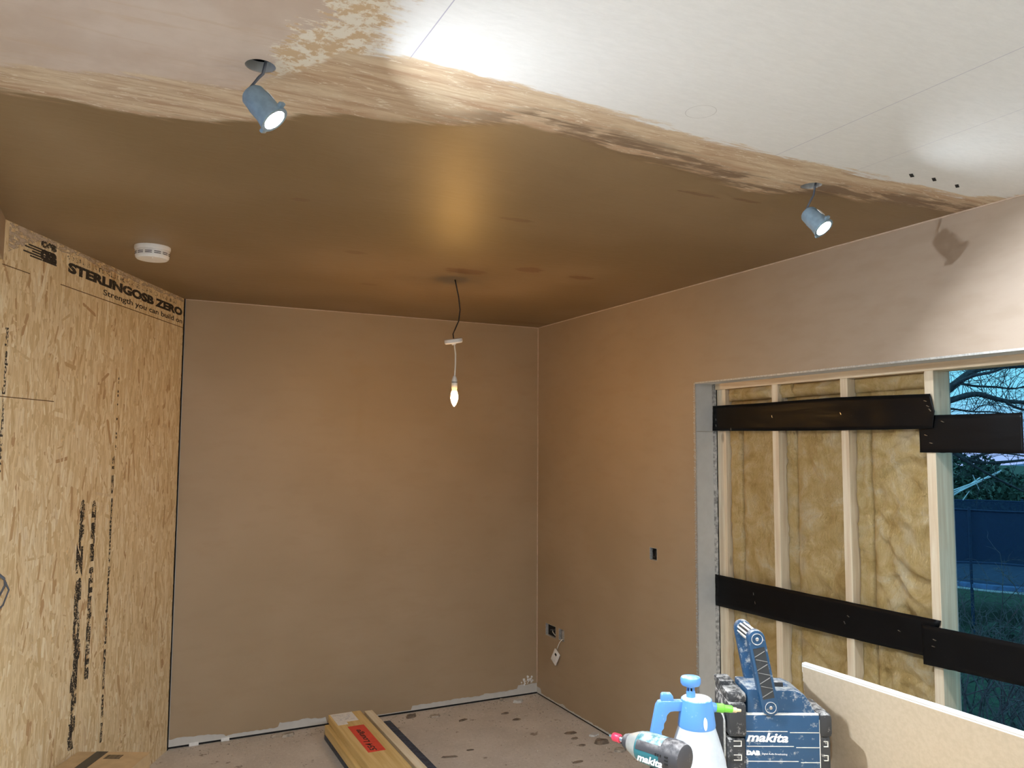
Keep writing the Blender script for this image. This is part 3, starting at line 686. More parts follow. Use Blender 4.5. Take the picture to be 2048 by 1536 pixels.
def strip(pts_top, pts_bot, x, label, staples, sag=.004):
    """pts: list of (y,z) along the top and the bottom edge, far to near"""
    n = 44; vs, fs = [], []; th = .0025
    def itp(ps, t):
        L = len(ps) - 1; i = min(int(t * L), L - 1); f = t * L - i
        return (ps[i][0] * (1 - f) + ps[i + 1][0] * f, ps[i][1] * (1 - f) + ps[i + 1][1] * f)
    m_ = 8
    for i in range(n + 1):
        a, c = itp(pts_top, i / n), itp(pts_bot, i / n)
        for j in range(m_ + 1):
            f = j / m_; y = a[0] * (1 - f) + c[0] * f; z = a[1] * (1 - f) + c[1] * f
            xx = x - abs(noise.noise(Vector((y * 5, z * 9, x * 50)))) * sag * 2.2
            z += noise.noise(Vector((y * 40, j, 1))) * .0012 if j in (0, m_) else 0
            vs.append((xx, y, z))
    o = len(vs); vs += [(v[0] + th, v[1], v[2]) for v in vs]; W = m_ + 1
    for i in range(n):
        for j in range(m_): a_ = i * W + j; fs += [(a_, a_ + 1, a_ + W + 1, a_ + W), (o + a_, o + a_ + W, o + a_ + W + 1, o + a_ + 1)]
        fs += [(i * W, (i + 1) * W, o + (i + 1) * W, o + i * W), (i * W + m_, o + i * W + m_, o + (i + 1) * W + m_, (i + 1) * W + m_)]
    for j in range(m_): fs += [(j, o + j, o + j + 1, j + 1), (n * W + j, n * W + j + 1, o + n * W + j + 1, o + n * W + j)]
    y_, z_ = (pts_bot[0][0] + pts_bot[-1][0]) / 2, min(p[1] for p in pts_bot)
    t = thing('membrane_strip', (x, y_, z_), label, 'membrane strip', 'black membrane strips stapled across the frame')
    ob = MB().add(vs, fs).build('strip_sheet', 'membrane', t, recalc=True); ob.data.shade_smooth()
    for (y, z, an) in staples:
        m = frame((x - sag - .0022, y, z), (0, math.cos(an), math.sin(an)), (0, -math.sin(an), math.cos(an)))
        MB(m).box((-.006, -.0009, -.002), (.006, .0009, .002)).build('staple', 'steel', t)
strip([(2.03, 1.826), (1.64, 1.824)], [(2.03, 1.684), (1.64, 1.684)], XS - .004, 'upper short black membrane strip across the gap to the garden', [(2.0, 1.75, .3), (1.98, 1.72, .2), (1.93, 1.80, .4)], .002)
strip([(3.200, 1.912), (2.8, 1.912), (2.4, 1.916), (1.975, 1.907), (1.955, 1.84)], [(3.205, 1.784), (2.8, 1.778), (2.4, 1.774), (2.0, 1.774), (1.968, 1.776)], XS - .012, 'upper long black membrane strip stapled across the wool bays', [(3.17, 1.84, 1.3), (3.17, 1.81, 1.4), (3.06, 1.79, 1.5), (2.78, 1.845, 1.2), (2.385, 1.845, 1.0), (1.99, 1.88, .3), (1.98, 1.86, .5), (1.972, 1.845, .9)], .005)
strip([(3.206, 1.052), (2.6, 1.056), (1.965, 1.062)], [(3.206, .897), (2.6, .905), (2.03, .918)], XS - .006, 'lower long black membrane strip stapled across the wool bays', [(2.93, 1.0, 1.4), (2.92, .96, 1.3), (2.40, .97, 1.0), (2.38, 1.0, .4), (2.14, .99, .3)], .004)
strip([(2.04, 1.036), (1.64, 1.046)], [(2.035, .890), (1.64, .908)], XS - .017, 'lower short black membrane strip lapped over the gap to the garden', [(1.99, .965, .1), (1.985, .99, .2)], .002)

# ---------------------------------------------------------------- plasterboard sheet leaning on the bench
pb = thing('plasterboard_sheet', (1.78, .5, 0), 'brown faced plasterboard sheet standing on edge behind the radio, white top edge', 'plasterboard')
y_a, y_b = 1.626, -.78; xt, xb_, zt = 1.70, 1.80, 1.112
m = frame((xb_, y_a, 0), (0, -1, 0), (xt - xb_, 0, zt)); HT = math.hypot(zt, xt - xb_)
sgb = 1 if (m.to_3x3() @ Vector((0, 0, 1))).x > 0 else -1
MB(m).box((0, 0, 0), (y_a - y_b, HT - .004, sgb * .0125)).build('board_face', 'board_back', pb, recalc=True)
MB(m).rbox((0, HT - .004, -sgb * .0004), (y_a - y_b, HT + .0015, sgb * .0135), .0015).build('white_edge', 'board_white', pb, recalc=True)
MB(m).box((0, HT - .0085, -sgb * .0004), (y_a - y_b, HT - .0045, sgb * .0005)).build('tapered_edge', 'board_white', pb, recalc=True)
b = MB(m)
for i in range(90): a_ = HT * i / 90; b.box((-.0012 - random.random() * .0012, a_, sgb * .001), (.001, a_ + HT / 90 * random.uniform(.5, 1), sgb * .0115))
tag(b.build('crumbly_end', 'board_white', pb, recalc=True), kind='stuff')

# ---------------------------------------------------------------- bench (below the frame)
BZ = .86
bn = thing('workbench', (1.26, 1.06, 0), 'low plywood workbench carrying the radio, sprayer and driver', 'workbench')
MB().rbox((.80, .58, BZ - .03), (1.715, 1.53, BZ), .003).build('bench_top', 'bench', bn)
for x in (.86, 1.62):
    for y in (.64, 1.44): MB().box((x, y, 0), (x + .05, y + .05, BZ - .03)).build('leg', 'stud_z', bn)
MB().box((.86, .655, .2), (1.67, .675, .27)).build('rail', 'stud_y', bn); MB().box((.86, 1.455, .2), (1.67, 1.475, .27)).build('rail', 'stud_y', bn)

# ---------------------------------------------------------------- site radio
U = Vector((c_r.x, c_r.y, 0)).normalized(); W_ = Vector((-U.y, U.x, 0))   # right, away
def station(px, py, depth, z0):
    p = pt(px, py, depth); return frame(Vector((p.x, p.y, z0)), U, W_)
S_ = 1.97 / F
mrad = station(1560, 1480, 1.97, 0)
ro = mrad @ Vector((0, .06, BZ))
rd = thing('site_radio', ro, 'dusty blue jobsite radio with black rubber bumpers and raised carry handle', 'radio')
def zf(py, depth=1.97): return pt(1560, py, depth).z
b = MB(mrad); b.rbox((-.0873, 0, BZ + .006), (.0995, .13, zf(1431)), .004); radio_front = sm(b.build('body', 'radio_blue', rd))
hood = [(-.078, zf(1432)), (.094, zf(1432)), (.083, zf(1412)), (.066, zf(1394)), (.044, zf(1386)), (-.078, zf(1383))]
sm(MB(mrad).prism(hood, .010, .125, 1, .004).build('top_hood', 'radio_blue', rd))
MB(mrad).rbox((-.082, .001, zf(1433)), (.098, .012, zf(1429)), .002).build('dusty_ledge', 'dust', rd)
# left bumper, right bumper
sm(MB(mrad).rbox((-.131, -.004, BZ), (-.0873, .135, zf(1478)), .006).build('side_bumper', 'rubber', rd))
sm(MB(mrad).rbox((-.129, -.008, zf(1473)), (-.0850, .138, zf(1408)), .008).build('corner_bumper', 'rubber', rd))
sm(MB(mrad).rbox((-.128, .004, zf(1410)), (-.080, .138, zf(1390)), .010).build('corner_bumper', 'rubber', rd))
sm(MB(mrad).rbox((-.130, .072, zf(1395)), (-.092, .140, zf(1381)), .006).build('corner_bumper', 'rubber', rd))
sm(MB(mrad).rbox((.0995, -.002, BZ), (.124, .13, zf(1472)), .005).build('side_bumper', 'rubber', rd))
sm(MB(mrad).rbox((.0965, -.007, zf(1474)), (.1295, .135, zf(1428)), .012).build('corner_bumper', 'rubber', rd))
for py in (1485, 1512, 1540):
    for (ua, ub) in ((-.118, -.098), (.106, .117)):
        b = MB(mrad); z = zf(py)
        b.box((ua, -.0056, z - .008), (ub, -.0035, z - .0062)); b.box((ub - .002, -.0056, z - .008), (ub, -.0035, z + .006)); b.box((ua, -.0056, z + .0045), (ub, -.0035, z + .006))
        b.build('bumper_rib', 'dust', rd)
# side panel with a groove and a grey latch wire
sm(MB(mrad).rbox((-.1345, .018, BZ + .02), (-.1300, .122, zf(1438)), .002).build('side_panel', 'arm_dark', rd))
MB(mrad).tube([(-.1345, .012, BZ + .01), (-.136, .012, zf(1446)), (-.136, .020, zf(1437)), (-.136, .085, zf(1434)), (-.1355, .095, zf(1440))], .003, 8).build('side_bail', 'grey_metal', rd, True)
for (py, brk) in ((1463, .02), (1492, .035), (1521, .046)):
    MB(mrad).box((-.084, -.0010, zf(py) - .0008), (brk - .002, .002, zf(py) + .0008)).build('panel_seam', 'dust', rd)
    MB(mrad).box((brk + .004, -.0010, zf(py + 2) - .0008), (.097, .002, zf(py + 2) + .0008)).build('panel_seam', 'dust', rd)
MB(mrad).box((.0975, -.0010, BZ + .01), (.0993, .003, zf(1440))).build('panel_seam', 'dust', rd)
mt = mrad @ frame(Vector((-.0845, -.0008, zf(1483))), (1, 0, -.02), (0, 0, 1))
text('maker_lettering', 'makita', .03, mt, 'white_print', rd, .104, .0225, .25, .0009)
mt = mrad @ frame(Vector((-.0855, -.0008, zf(1509))), (1, 0, -.02), (0, 0, 1))
text('band_lettering', 'DAB', .015, mt, 'white_print', rd, .034, .0115, 0, .0012)
mt = mrad @ frame(Vector((-.047, -.0008, zf(1509))), (1, 0, -.02), (0, 0, 1))
text('band_caption', 'Digital Audio Broadcasting', .006, mt, 'white_print', rd, .063, .0055, 0, 0)
# handle: two pivoting arms joined by a ribbed grip
pv = Vector((-.025, zf(1415))); tp = Vector((-.0562, zf(1281)))
dr = (tp - pv).normalized(); pr = Vector((dr.y, -dr.x))
def stadium(r, n=10, g=0.0):
    o = []
    base = math.atan2(pr.y, pr.x)
    for i in range(n + 1): a_ = base - math.pi * i / n; o.append((pv.x + r * math.cos(a_) - dr.x * g, pv.y + r * math.sin(a_) - dr.y * g))
    for i in range(n + 1): a_ = base + math.pi - math.pi * i / n; o.append((tp.x + r * math.cos(a_) + dr.x * g, tp.y + r * math.sin(a_) + dr.y * g))
    return o
for (w0, w1) in ((-.006, .018), (.110, .130)):
    arm = sm(MB(mrad).prism(stadium(.0215), w0, w1, 1, .003).build('handle_arm', 'radio_blue', rd))
    inn = []
    L = (tp - pv).length; hw = .0145
    if w0 > .05: continue
    for (a_, b_) in ((hw, .022), (hw, L - .022), (-hw, L - .022), (-hw, .022)): q = pv + dr * b_ + pr * a_; inn.append((q.x, q.y))
    MB(mrad).prism(inn, w0 - .0012, w0 + .004, 1).build('arm_recess', 'arm_dark', arm)
    for q in range(7):
        c0 = pv + dr * (.028 + q * .0165) + pr * (hw * (1 if q % 2 else -1)); c1 = pv + dr * (.028 + (q + 1) * .0165 - .006) + pr * (hw * .9 * (-1 if q % 2 else 1))
        MB(mrad).tube([(c0.x, w0 - .0012, c0.y), (c1.x, w0 - .0012, c1.y)], .0010, 6).build('arm_rib', 'arm_rib', arm)
    for cc in (pv, tp):
        mm = mrad @ Matrix.Translation((cc.x, w0, cc.y)) @ Matrix.Rotation(math.pi / 2, 4, 'X')
        sm(MB(mm).lathe([(.0148, -.001), (.0148, .0014), (.0128, .0022), (.0120, .0006), (.0060, .0006)], 28).build('pivot_boss', 'radio_blue', arm))
        sm(MB(mm).lathe([(.0136, .001), (.0142, .0026), (.0132, .0028), (.0128, .0018)], 28, None, False).build('pivot_ring', 'dust', arm))
        sm(MB(mm).lathe([(.0042, 0), (.0042, .0030), (.0030, .0036), (.0012, .0028)], 16).build('screw', 'steel', arm))
mg = mrad @ Matrix.Translation((tp.x, .018, tp.y)) @ Matrix.Rotation(-math.pi / 2, 4, 'X')
sm(MB(mg).lathe([(.0150, 0), (.0150, .095)], 24).build('grip', 'arm_dark', rd))
for q in range(9):
    a_ = 2 * math.pi * q / 9; x, y = .0152 * math.cos(a_), .0152 * math.sin(a_)
    MB(mg).tube([(x, y, .002), (x, y, .092)], .0026, 6).build('grip_rib', 'dust', rd)
MB(mrad).rbox((-.012, .040, zf(1388)), (.024, .062, zf(1376)), .004).build('top_knob', 'rubber', rd)

# ---------------------------------------------------------------- pump sprayer
DS = 1.75
mspr = station(1393, 1480, DS, 0)
def zs(py): return pt(1393, py, DS).z
k_ = DS / F
sp = thing('pump_sprayer', mspr @ Vector((0, 0, BZ)), 'hand pump sprayer with milky bottle, blue head and green nozzle', 'sprayer')
ms = mspr
sm(MB(ms).lathe([(.050, BZ), (.060, BZ + .004), (.066, BZ + .015), (.0665, BZ + .075), (.0665, zs(1545)), (.0655, zs(1536)), (.061, zs(1515)), (.054, zs(1492)), (.0465, zs(1470)), (.0410, zs(1455)), (.0385, zs(1447))], 44).build('bottle', 'bottle', sp))
sm(MB(ms).lathe([(.0405, zs(1452)), (.0412, zs(1448)), (.0375, zs(1420)), (.0345, zs(1404)), (.0335, zs(1399)), (.0315, zs(1397.5)), (.008, zs(1397))], 40).build('head_collar', 'spray_blue', sp))
sm(MB(ms).lathe([(.0322, zs(1398.5)), (.0300, zs(1396.6)), (.010, zs(1396.2))], 40).build('dusty_rim', 'dust', sp))
mo = ms @ Matrix.Translation((-.0115, .004, 0))
sm(MB(mo).lathe([(.0098, zs(1398)), (.0098, zs(1386)), (.0088, zs(1384))], 24).build('pump_sleeve', 'spray_blue', sp))
sm(MB(mo).lathe([(.0062, zs(1386)), (.0062, zs(1374))], 16).build('pump_rod', 'dark', sp))
for q in range(6):
    a_ = q * math.pi / 3; x, y = .0072 * math.cos(a_), .0072 * math.sin(a_)
    MB(mo).box((x - .0016, y - .0016, zs(1386)), (x + .0016, y + .0016, zs(1373))).build('rod_rib', 'spray_blue', sp)
sm(MB(mo).lathe([(.0085, zs(1377.5)), (.0105, zs(1375)), (.0195, zs(1373)), (.0222, zs(1369)), (.0225, zs(1361)), (.0205, zs(1357.5)), (.010, zs(1356.5))], 36).build('pump_knob', 'spray_blue', sp))
def hx(px): return (px - 1393) * k_
out = [(hx(1364), zs(1402)), (hx(1324), zs(1402)), (hx(1316), zs(1404)), (hx(1311), zs(1412)), (hx(1298), zs(1476)), (hx(1300), zs(1482)), (hx(1317), zs(1480)), (hx(1319), zs(1474)), (hx(1322), zs(1468)), (hx(1321), zs(1461)), (hx(1326), zs(1455)), (hx(1326), zs(1446)), (hx(1331), zs(1439)), (hx(1332), zs(1430)), (hx(1338), zs(1423)), (hx(1347), zs(1421.5)), (hx(1364), zs(1421.5))]
sm(MB(ms).prism(out, -.0105, .0105, 1, .003).build('handle', 'spray_blue', sp))
tr_ = [(hx(1321), zs(1403)), (hx(1322), zs(1391)), (hx(1325), zs(1388)), (hx(1341), zs(1388)), (hx(1345), zs(1393)), (hx(1347), zs(1403))]
sm(MB(ms).prism(tr_, -.0085, .0085, 1, .002).build('trigger', 'spray_blue', sp))
def nozzle(px0, px1, py, prof): 
    L = hx(px1) - hx(px0); mm = ms @ Matrix.Translation((hx(px0), 0, zs(py))) @ Matrix.Rotation(math.pi / 2 + .10, 4, 'Y'); return MB(mm).lathe([(r, t * L) for r, t in prof], 20)
sm(nozzle(1420, 1434, 1415, [(.0105, 0), (.0105, .7), (.008, 1)]).build('nozzle_stub', 'spray_blue', sp))
sm(nozzle(1432, 1465, 1416, [(.0098, 0), (.0098, .45), (.0080, .5), (.0078, .95), (.0068, 1)]).build('nozzle_cap', 'spray_green', sp))
sm(nozzle(1463, 1482, 1420, [(.0055, 0), (.0055, .5), (.0035, .6), (.0030, 1)]).build('nozzle_tip', 'spray_tip', sp))
MB(ms).prism([(hx(1402) + .004 * math.cos(a_), zs(1437) + .0135 * math.sin(a_)) for a_ in [2 * math.pi * q / 14 for q in range(14)]], -.0415, -.0375, 1).build('logo_spot', 'white_print', sp)

# ---------------------------------------------------------------- impact driver
tv = Vector((-.3175, .948, 0)).normalized(); sv = Vector((-tv.y, tv.x, 0))
dc = pt(1318, 1503, 1.58)
md = frame(dc, -tv, (0, 0, 1)) @ Matrix.Diagonal((.93, 1, 1, 1))        # local x toward the rear, y up, z = side facing the viewer
idr = thing('impact_driver', (dc.x, dc.y, BZ), 'teal and black cordless impact driver with red bit collar beside the sprayer', 'impact driver')
RX = Matrix.Rotation(math.pi / 2, 4, 'Y')   # lathe axis -> local x
def dl(prof, n=28): return MB(md).lathe(prof, n, RX)
sm(dl([(.016, -.060), (.026, -.052), (.0305, -.036), (.0315, -.005), (.0315, .030), (.031, .040)]).build('motor_housing', 'teal', idr))
sm(dl([(.0318, .020), (.0325, .030), (.0320, .052), (.0285, .064), (.018, .070)]).build('rear_cap', 'driver_grey', idr))
sm(dl([(.0155, -.078), (.0175, -.076), (.0235, -.062), (.0275, -.050), (.0285, -.046)]).build('gear_case', 'alloy', idr))
sm(dl([(.0105, -.092), (.0135, -.090), (.0165, -.080), (.0175, -.074)]).build('nose_bumper', 'driver_grey', idr))
sm(dl([(.0055, -.104), (.0055, -.088)], 12).build('bit_shank', 'steel', idr))
sm(dl([(.0075, -.124), (.0088, -.122), (.0088, -.106), (.0075, -.104)], 20).build('bit_collar', 'red_ring', idr))
sm(dl([(.0030, -.134), (.0032, -.120)], 8).build('screw_bit', 'steel', idr))
# dark overmould band along the upper side
b = MB(md); vs, fs = [], []; n = 10
for i in range(n + 1):
    a_ = math.radians(8 + 34 * i / n)
    for x in (-.040, .024): r = .0322 if x > 0 else .0312; vs += [(x, r * math.sin(a_), r * math.cos(a_)), (x, (r - .003) * math.sin(a_), (r - .003) * math.cos(a_))]
for i in range(n): o = i * 4; p = o + 4; fs += [(o, p, p + 2, o + 2), (o, o + 1, p + 1, p), (o + 2, p + 2, p + 3, o + 3)]
fs += [(0, 2, 3, 1), (n * 4, n * 4 + 1, n * 4 + 3, n * 4 + 2)]
b.add(vs, fs).build('grip_band', 'driver_grey', idr, recalc=True)
for q in range(3): MB(md).box((.036, .006 - q * .0065, .0295), (.044, .009 - q * .0065, .0330)).build('vent_slot', 'dark', idr)
for q in range(3): MB(md).box((.012 + q * .006, .004, .0305), (.015 + q * .006, .0085, .0325)).build('vent_slot', 'dark', idr)
text('maker_lettering', 'makita', .02, md @ frame(Vector((-.034, -.0165, .0318)), (1, 0, 0), (0, 1, 0)), 'white_print', idr, .064, .0145, .25, .0006)
gp = [(-.014, -.02), (.022, -.02), (.030, -.10), (.034, -.165), (-.010, -.165), (-.012, -.10), (-.020, -.06)]
sm(MB(md).prism(gp, -.0155, .0155, 2, .006).build('grip', 'driver_grey', idr))
MB(md).prism([(-.019, -.034), (-.010, -.034), (-.010, -.062), (-.021, -.058)], -.007, .007, 2, .002).build('trigger', 'driver_grey', idr)
bb = dc.z - BZ
sm(MB(md).rbox((-.052, -bb + .03, -.034), (.052, -.162, .034), .006).build('foot', 'teal', idr))
sm(MB(md).rbox((-.056, -bb, -.036), (.054, -bb + .034, .036), .007).build('battery', 'driver_grey', idr))

# ---------------------------------------------------------------- planks on the floor
bz = MB().rbox((1.140, 2.55, .0), (1.535, 4.70, .052), .004); tag(bz.build('dark_board', 'slate'), 'wide dark slate blue board on the floor under the golden planks', 'board')
tag(MB().rbox((1.126, 2.6, .053), (1.318, 4.635, .104), .002).build('golden_plank', 'oak'), 'lower golden wood plank of the pair, under the labelled one', 'plank', 'golden planks on the floor')
tp_ = thing('golden_plank', (1.245, 3.6, .105), 'upper golden wood plank carrying red label and white paper sticker', 'plank', 'golden planks on the floor')
MB().rbox((1.150, 2.6, .105), (1.337, 4.657, .150), .002).build('plank_body', 'oak', tp_)
MB().box((1.158, 4.50, .150), (1.285, 4.652, .1508)).box((1.158, 4.46, .150), (1.215, 4.50, .1508)).build('paper_sticker', 'paper', tp_)
scr = MB()
for i in range(26):
    x = 1.165 + random.random() * .10; y = 4.53 + random.random() * .10; scr.box((x, y, .1508), (x + random.uniform(.006, .022), y + .003, .1511))
tag(scr.build('sticker_print', plain('sticker_print', (.45, .46, .52), .7, .2), tp_), kind='stuff')
rl = [onz(px, py, .151) for px, py in ((694.5, 1453.5), (725.5, 1448.5), (772, 1498), (737, 1505))]
ym0, ym1 = (rl[2].y + rl[3].y) / 2, (rl[0].y + rl[1].y) / 2; xm0, xm1 = (rl[0].x + rl[3].x) / 2, (rl[1].x + rl[2].x) / 2
lab = MB().box((xm0, ym0, .150), (xm1, ym1, .151)).build('red_label', 'red_label', tp_)
text('handwriting', '554 Lounge', .05, frame(Vector(((xm0 + xm1) / 2 + .016, ym0 + .015, .1512)), (0, 1, 0), (-1, 0, 0)), 'marker', lab, (ym1 - ym0) * .80, .044, .2, .0008)
tag(MB().rbox((1.362, 2.6, .053), (1.410, 4.66, .142), .003).build('pale_batten', 'pale_timber'), 'pale softwood batten lying beside the golden planks', 'batten')

# ---------------------------------------------------------------- cardboard box against the chipboard wall
bx0 = Vector((.184, 3.888, 0)); bd = -ON; be = OD.copy()
BH = .358
mb_ = frame(bx0, bd, be); BW, BD = .315, .46
cbx = thing('cardboard_box', bx0 + bd * .15 + be * .2, 'closed cardboard box with black tape and barcode against the chipboard wall', 'box')
zsg = 1 if (mb_.to_3x3() @ Vector((0, 0, 1))).z > 0 else -1
MB(mb_).box((0, 0, 0), (BW, BD, zsg * BH)).build('carton', 'cardboard', cbx, recalc=True)
MB(mb_).box((.185, -.0012, zsg * BH), (.235, BD, zsg * (BH + .0012))).build('tape', 'black_tape', cbx, recalc=True)
MB(mb_).box((.003, .003, zsg * BH), (.183, BD - .003, zsg * (BH + .0006))).build('flap', 'cardboard', cbx, recalc=True)
b = MB(mb_); x = .100
for wdt in (3, 1, 2, 4, 1, 2, 1, 3, 2, 1, 4, 2): b.box((x, .035, zsg * BH), (x + wdt * .0016, .075, zsg * (BH + .0012))); x += wdt * .0016 + .0022
b.box((.098, .075, zsg * BH), (x, .078, zsg * (BH + .0012))); b.build('barcode', 'black_tape', cbx, recalc=True)
MB(mb_).box((-.0010, .10, zsg * (BH - .075)), (.002, .18, zsg * (BH - .045))).build('hand_hole', 'dark', cbx, recalc=True)

# ---------------------------------------------------------------- plaster debris on the floor
DEB = [((575, 1471), .085, .05, .014, 'debris', 'flat grey plaster offcut at the foot of the back wall, left of the planks'),
       ((546, 1474), .035, .03, .014, 'debris', 'small plaster lump beside the flat offcut left of the planks'),
       ((822, 1434), .075, .045, .018, 'debris_dark', 'dark damp plaster slab at the back wall just right of the planks'),
       ((868, 1433), .085, .05, .010, 'debris', 'pale tan plaster flake at the foot of the back wall right of the dark slab'),
       ((1003, 1401), .03, .025, .016, 'debris', 'small round plaster crumb by the back wall near the corner'),
       ((1036, 1404), .075, .045, .018, 'board', 'pale curled plaster piece near the room corner'),
       ((1187, 1470), .075, .05, .010, 'board', 'pale plaster flake on the floor by the right wall'),
       ((1203, 1486), .110, .060, .022, 'debris_dark', 'large dark plaster chunk by the right wall near the driver bit'),
       ((1238, 1501), .075, .06, .014, 'debris', 'flat beige plaster offcut below the driver bit'),
       ((1033, 1439), .065, .04, .005, 'debris_dark', 'flat dark plaster splat on the floor near the corner'),
       ((1010, 1427), .06, .025, .006, 'debris_dark', 'thin dark plaster scrape just behind the flat splat'),
       ((1140, 1466), .09, .05, .004, 'debris_dark', 'broad brown plaster splat right of the floor centre'),
       ((1148, 1477), .05, .03, .006, 'debris_dark', 'small brown plaster crumb in front of the broad splat'),
       ((1163, 1491), .05, .025, .007, 'debris_dark', 'dark plaster crumb alone in front of the large chunk'),
       ((898, 1514), .10, .02, .006, 'debris_dark', 'long thin dark plaster scrape on the floor right of the planks'),
       ((925, 1440), .08, .03, .004, 'debris_dark', 'brown plaster smudge between planks and corner'),
       ((940, 1500), .05, .02, .004, 'debris_dark', 'small brown plaster crumb mid floor, behind the long scrape'),
       ((1155, 1524), .07, .03, .004, 'debris_dark', 'brown plaster crumb at the bottom edge of view')]
for i, ((px, py), sx, sy, h, mt_, lb) in enumerate(DEB):
    c = onz(px, py, 0); rr = random.Random(i); n = 9; b = MB(); an = rr.uniform(-.4, .4)
    c.y = min(c.y, YB - sy / 2 - .012); c.x = min(c.x, XR - sx / 2 - .01)
    pl = []
    for q in range(n):
        a_ = 2 * math.pi * q / n; r = rr.uniform(.75, 1.1); x, y = sx / 2 * r * math.cos(a_), sy / 2 * r * math.sin(a_); pl.append((c.x + x * math.cos(an) - y * math.sin(an), c.y + x * math.sin(an) + y * math.cos(an)))
    vs = [(x, y, 0) for x, y in pl] + [(c.x + (x - c.x) * .85, c.y + (y - c.y) * .85, h * rr.uniform(.7, 1.15)) for x, y in pl] + [(c.x, c.y, h)]
    fs = [tuple(range(n))[::-1]] + [(q, (q + 1) % n, n + (q + 1) % n, n + q) for q in range(n)] + [(n + q, n + (q + 1) % n, 2 * n) for q in range(n)]
    b.add(vs, fs); tag(b.build('plaster_chunk', mt_), lb, 'debris', 'plaster debris on the floor')
b = MB(); rr = random.Random(5)
for i in range(900):
    if rr.random() < .55: x, y = rr.uniform(.35, 2.62), YB - abs(rr.gauss(0, .10)) - .01
    else: x, y = XR - abs(rr.gauss(0, .16)) - .01, rr.uniform(3.3, 4.9)
    if rr.random() < .25: x, y = rr.uniform(.4, 2.6), rr.uniform(3.6, 4.9)
    if 1.1 < x < 1.56 and y < 4.72: continue
    if x < .75 and (Vector((x, y, 0)) - P0).dot(ON) < .02: continue
    r = rr.uniform(.002, .008); h = r * rr.uniform(.4, .8); a_ = rr.uniform(0, 3)
    b.add([(x + r * math.cos(a_ + q * 1.57) * rr.uniform(.6, 1.1), y + r * math.sin(a_ + q * 1.57) * rr.uniform(.6, 1.1), 0) for q in range(4)] + [(x, y, h)], [(0, 1, 4), (1, 2, 4), (2, 3, 4), (3, 0, 4)])
tag(b.build('plaster_crumbs', 'debris'), 'tiny plaster crumbs scattered over the screed floor', 'crumbs', None, 'stuff')

# ---------------------------------------------------------------- garden outside
GZ = -1.3
struct(MB().box((2.96, -60, GZ - .3), (160, 90, GZ)).build('garden_ground', 'grass'))
hl = MB(); vs, fs = [], []
for i in range(41):
    a_ = math.radians(-10 + i * 3); r = 150; x, y = r * math.sin(a_ + .5), r * math.cos(a_ + .5); zt_ = -4 + 2.0 * math.sin(i * .5) + 1.2 * math.sin(i * 1.3)
    vs += [(x, y, GZ - 2), (x, y, zt_ + 2), (x * 1.15, y * 1.15, zt_ + 3)]
for i in range(40): q = i * 3; fs += [(q, q + 1, q + 4, q + 3), (q + 1, q + 2, q + 5, q + 4)]
struct(hl.add(vs, fs).build('far_hills', 'hill'))
# bare tree
def limb(b, pts, r0, r1, n=7):
    P = [Vector(p) for p in pts]; out_ = []
    for i in range(len(P) - 1):
        p0, p1, p2, p3 = P[max(i - 1, 0)], P[i], P[i + 1], P[min(i + 2, len(P) - 1)]
        for q in range(5):
            t = q / 5; out_.append(.5 * ((2 * p1) + (p2 - p0) * t + (2 * p0 - 5 * p1 + 4 * p2 - p3) * t * t + (3 * p1 - p0 - 3 * p2 + p3) * t ** 3))
    out_.append(P[-1]); b.tube(out_, r0, n, r1); return out_
TD = 9.0
base = pt(1790, 1300, TD); base.z = GZ
tree = thing('bare_tree', base, 'bare winter tree with dark spreading limbs seen through the gap', 'tree')
trk = MB(); crown = pt(1800, 800, TD)
limb(trk, [base + Vector((0, 0, -.1)), base + Vector((.05, .05, 1.0)), crown + Vector((0, 0, -.5)), crown], .20, .12, 10)
trk.build('trunk', 'bark', tree, True)
rt = random.Random(11); tw = MB(); lm = []
def L_(px): return [pt(x, y, TD + dz) for x, y, dz in px]
for pts_, r0, r1 in ((L_([(1800, 800, 0), (1860, 800, 0), (1905, 772, 0), (1950, 740, .1), (2000, 733, .2), (2080, 728, .4), (2160, 700, .5)]), .060, .018),
                     (L_([(1800, 830, 0), (1860, 815, -.1), (1905, 799, -.2), (1950, 788, -.2), (1985, 796, -.2), (2020, 803, -.1), (2090, 806, .1)]), .042, .020),
                     (L_([(1905, 772, 0), (1945, 752, -.3), (1990, 742, -.5), (2050, 715, -.6)]), .024, .010),
                     (L_([(1920, 767, 0), (1950, 772, .2), (1990, 774, .3), (2030, 777, .4), (2070, 765, .5)]), .016, .008),
                     (L_([(2005, 800, -.2), (2025, 812, -.2), (2050, 820, -.1), (2090, 822, 0)]), .020, .010),
                     (L_([(1860, 815, -.1), (1905, 818, .2), (1945, 823, .3), (1985, 824, .4), (2040, 832, .5)]), .013, .007),
                     (L_([(1945, 823, .3), (1965, 810, .3), (2000, 806, .4)]), .008, .004),
                     (L_([(1820, 860, 0), (1905, 905, .3), (1960, 925, .4), (2050, 920, .6)]), .030, .015),
                     (L_([(1905, 905, .3), (1970, 945, .2), (2050, 985, .3)]), .020, .010),
                     (L_([(1940, 918, .3), (1985, 905, .1), (2050, 912, .2)]), .015, .008)):
    bmb = MB(); path = limb(bmb, pts_, r0, r1, 7); bmb.build('limb', 'bark', tree, True); lm.append((path, r1))
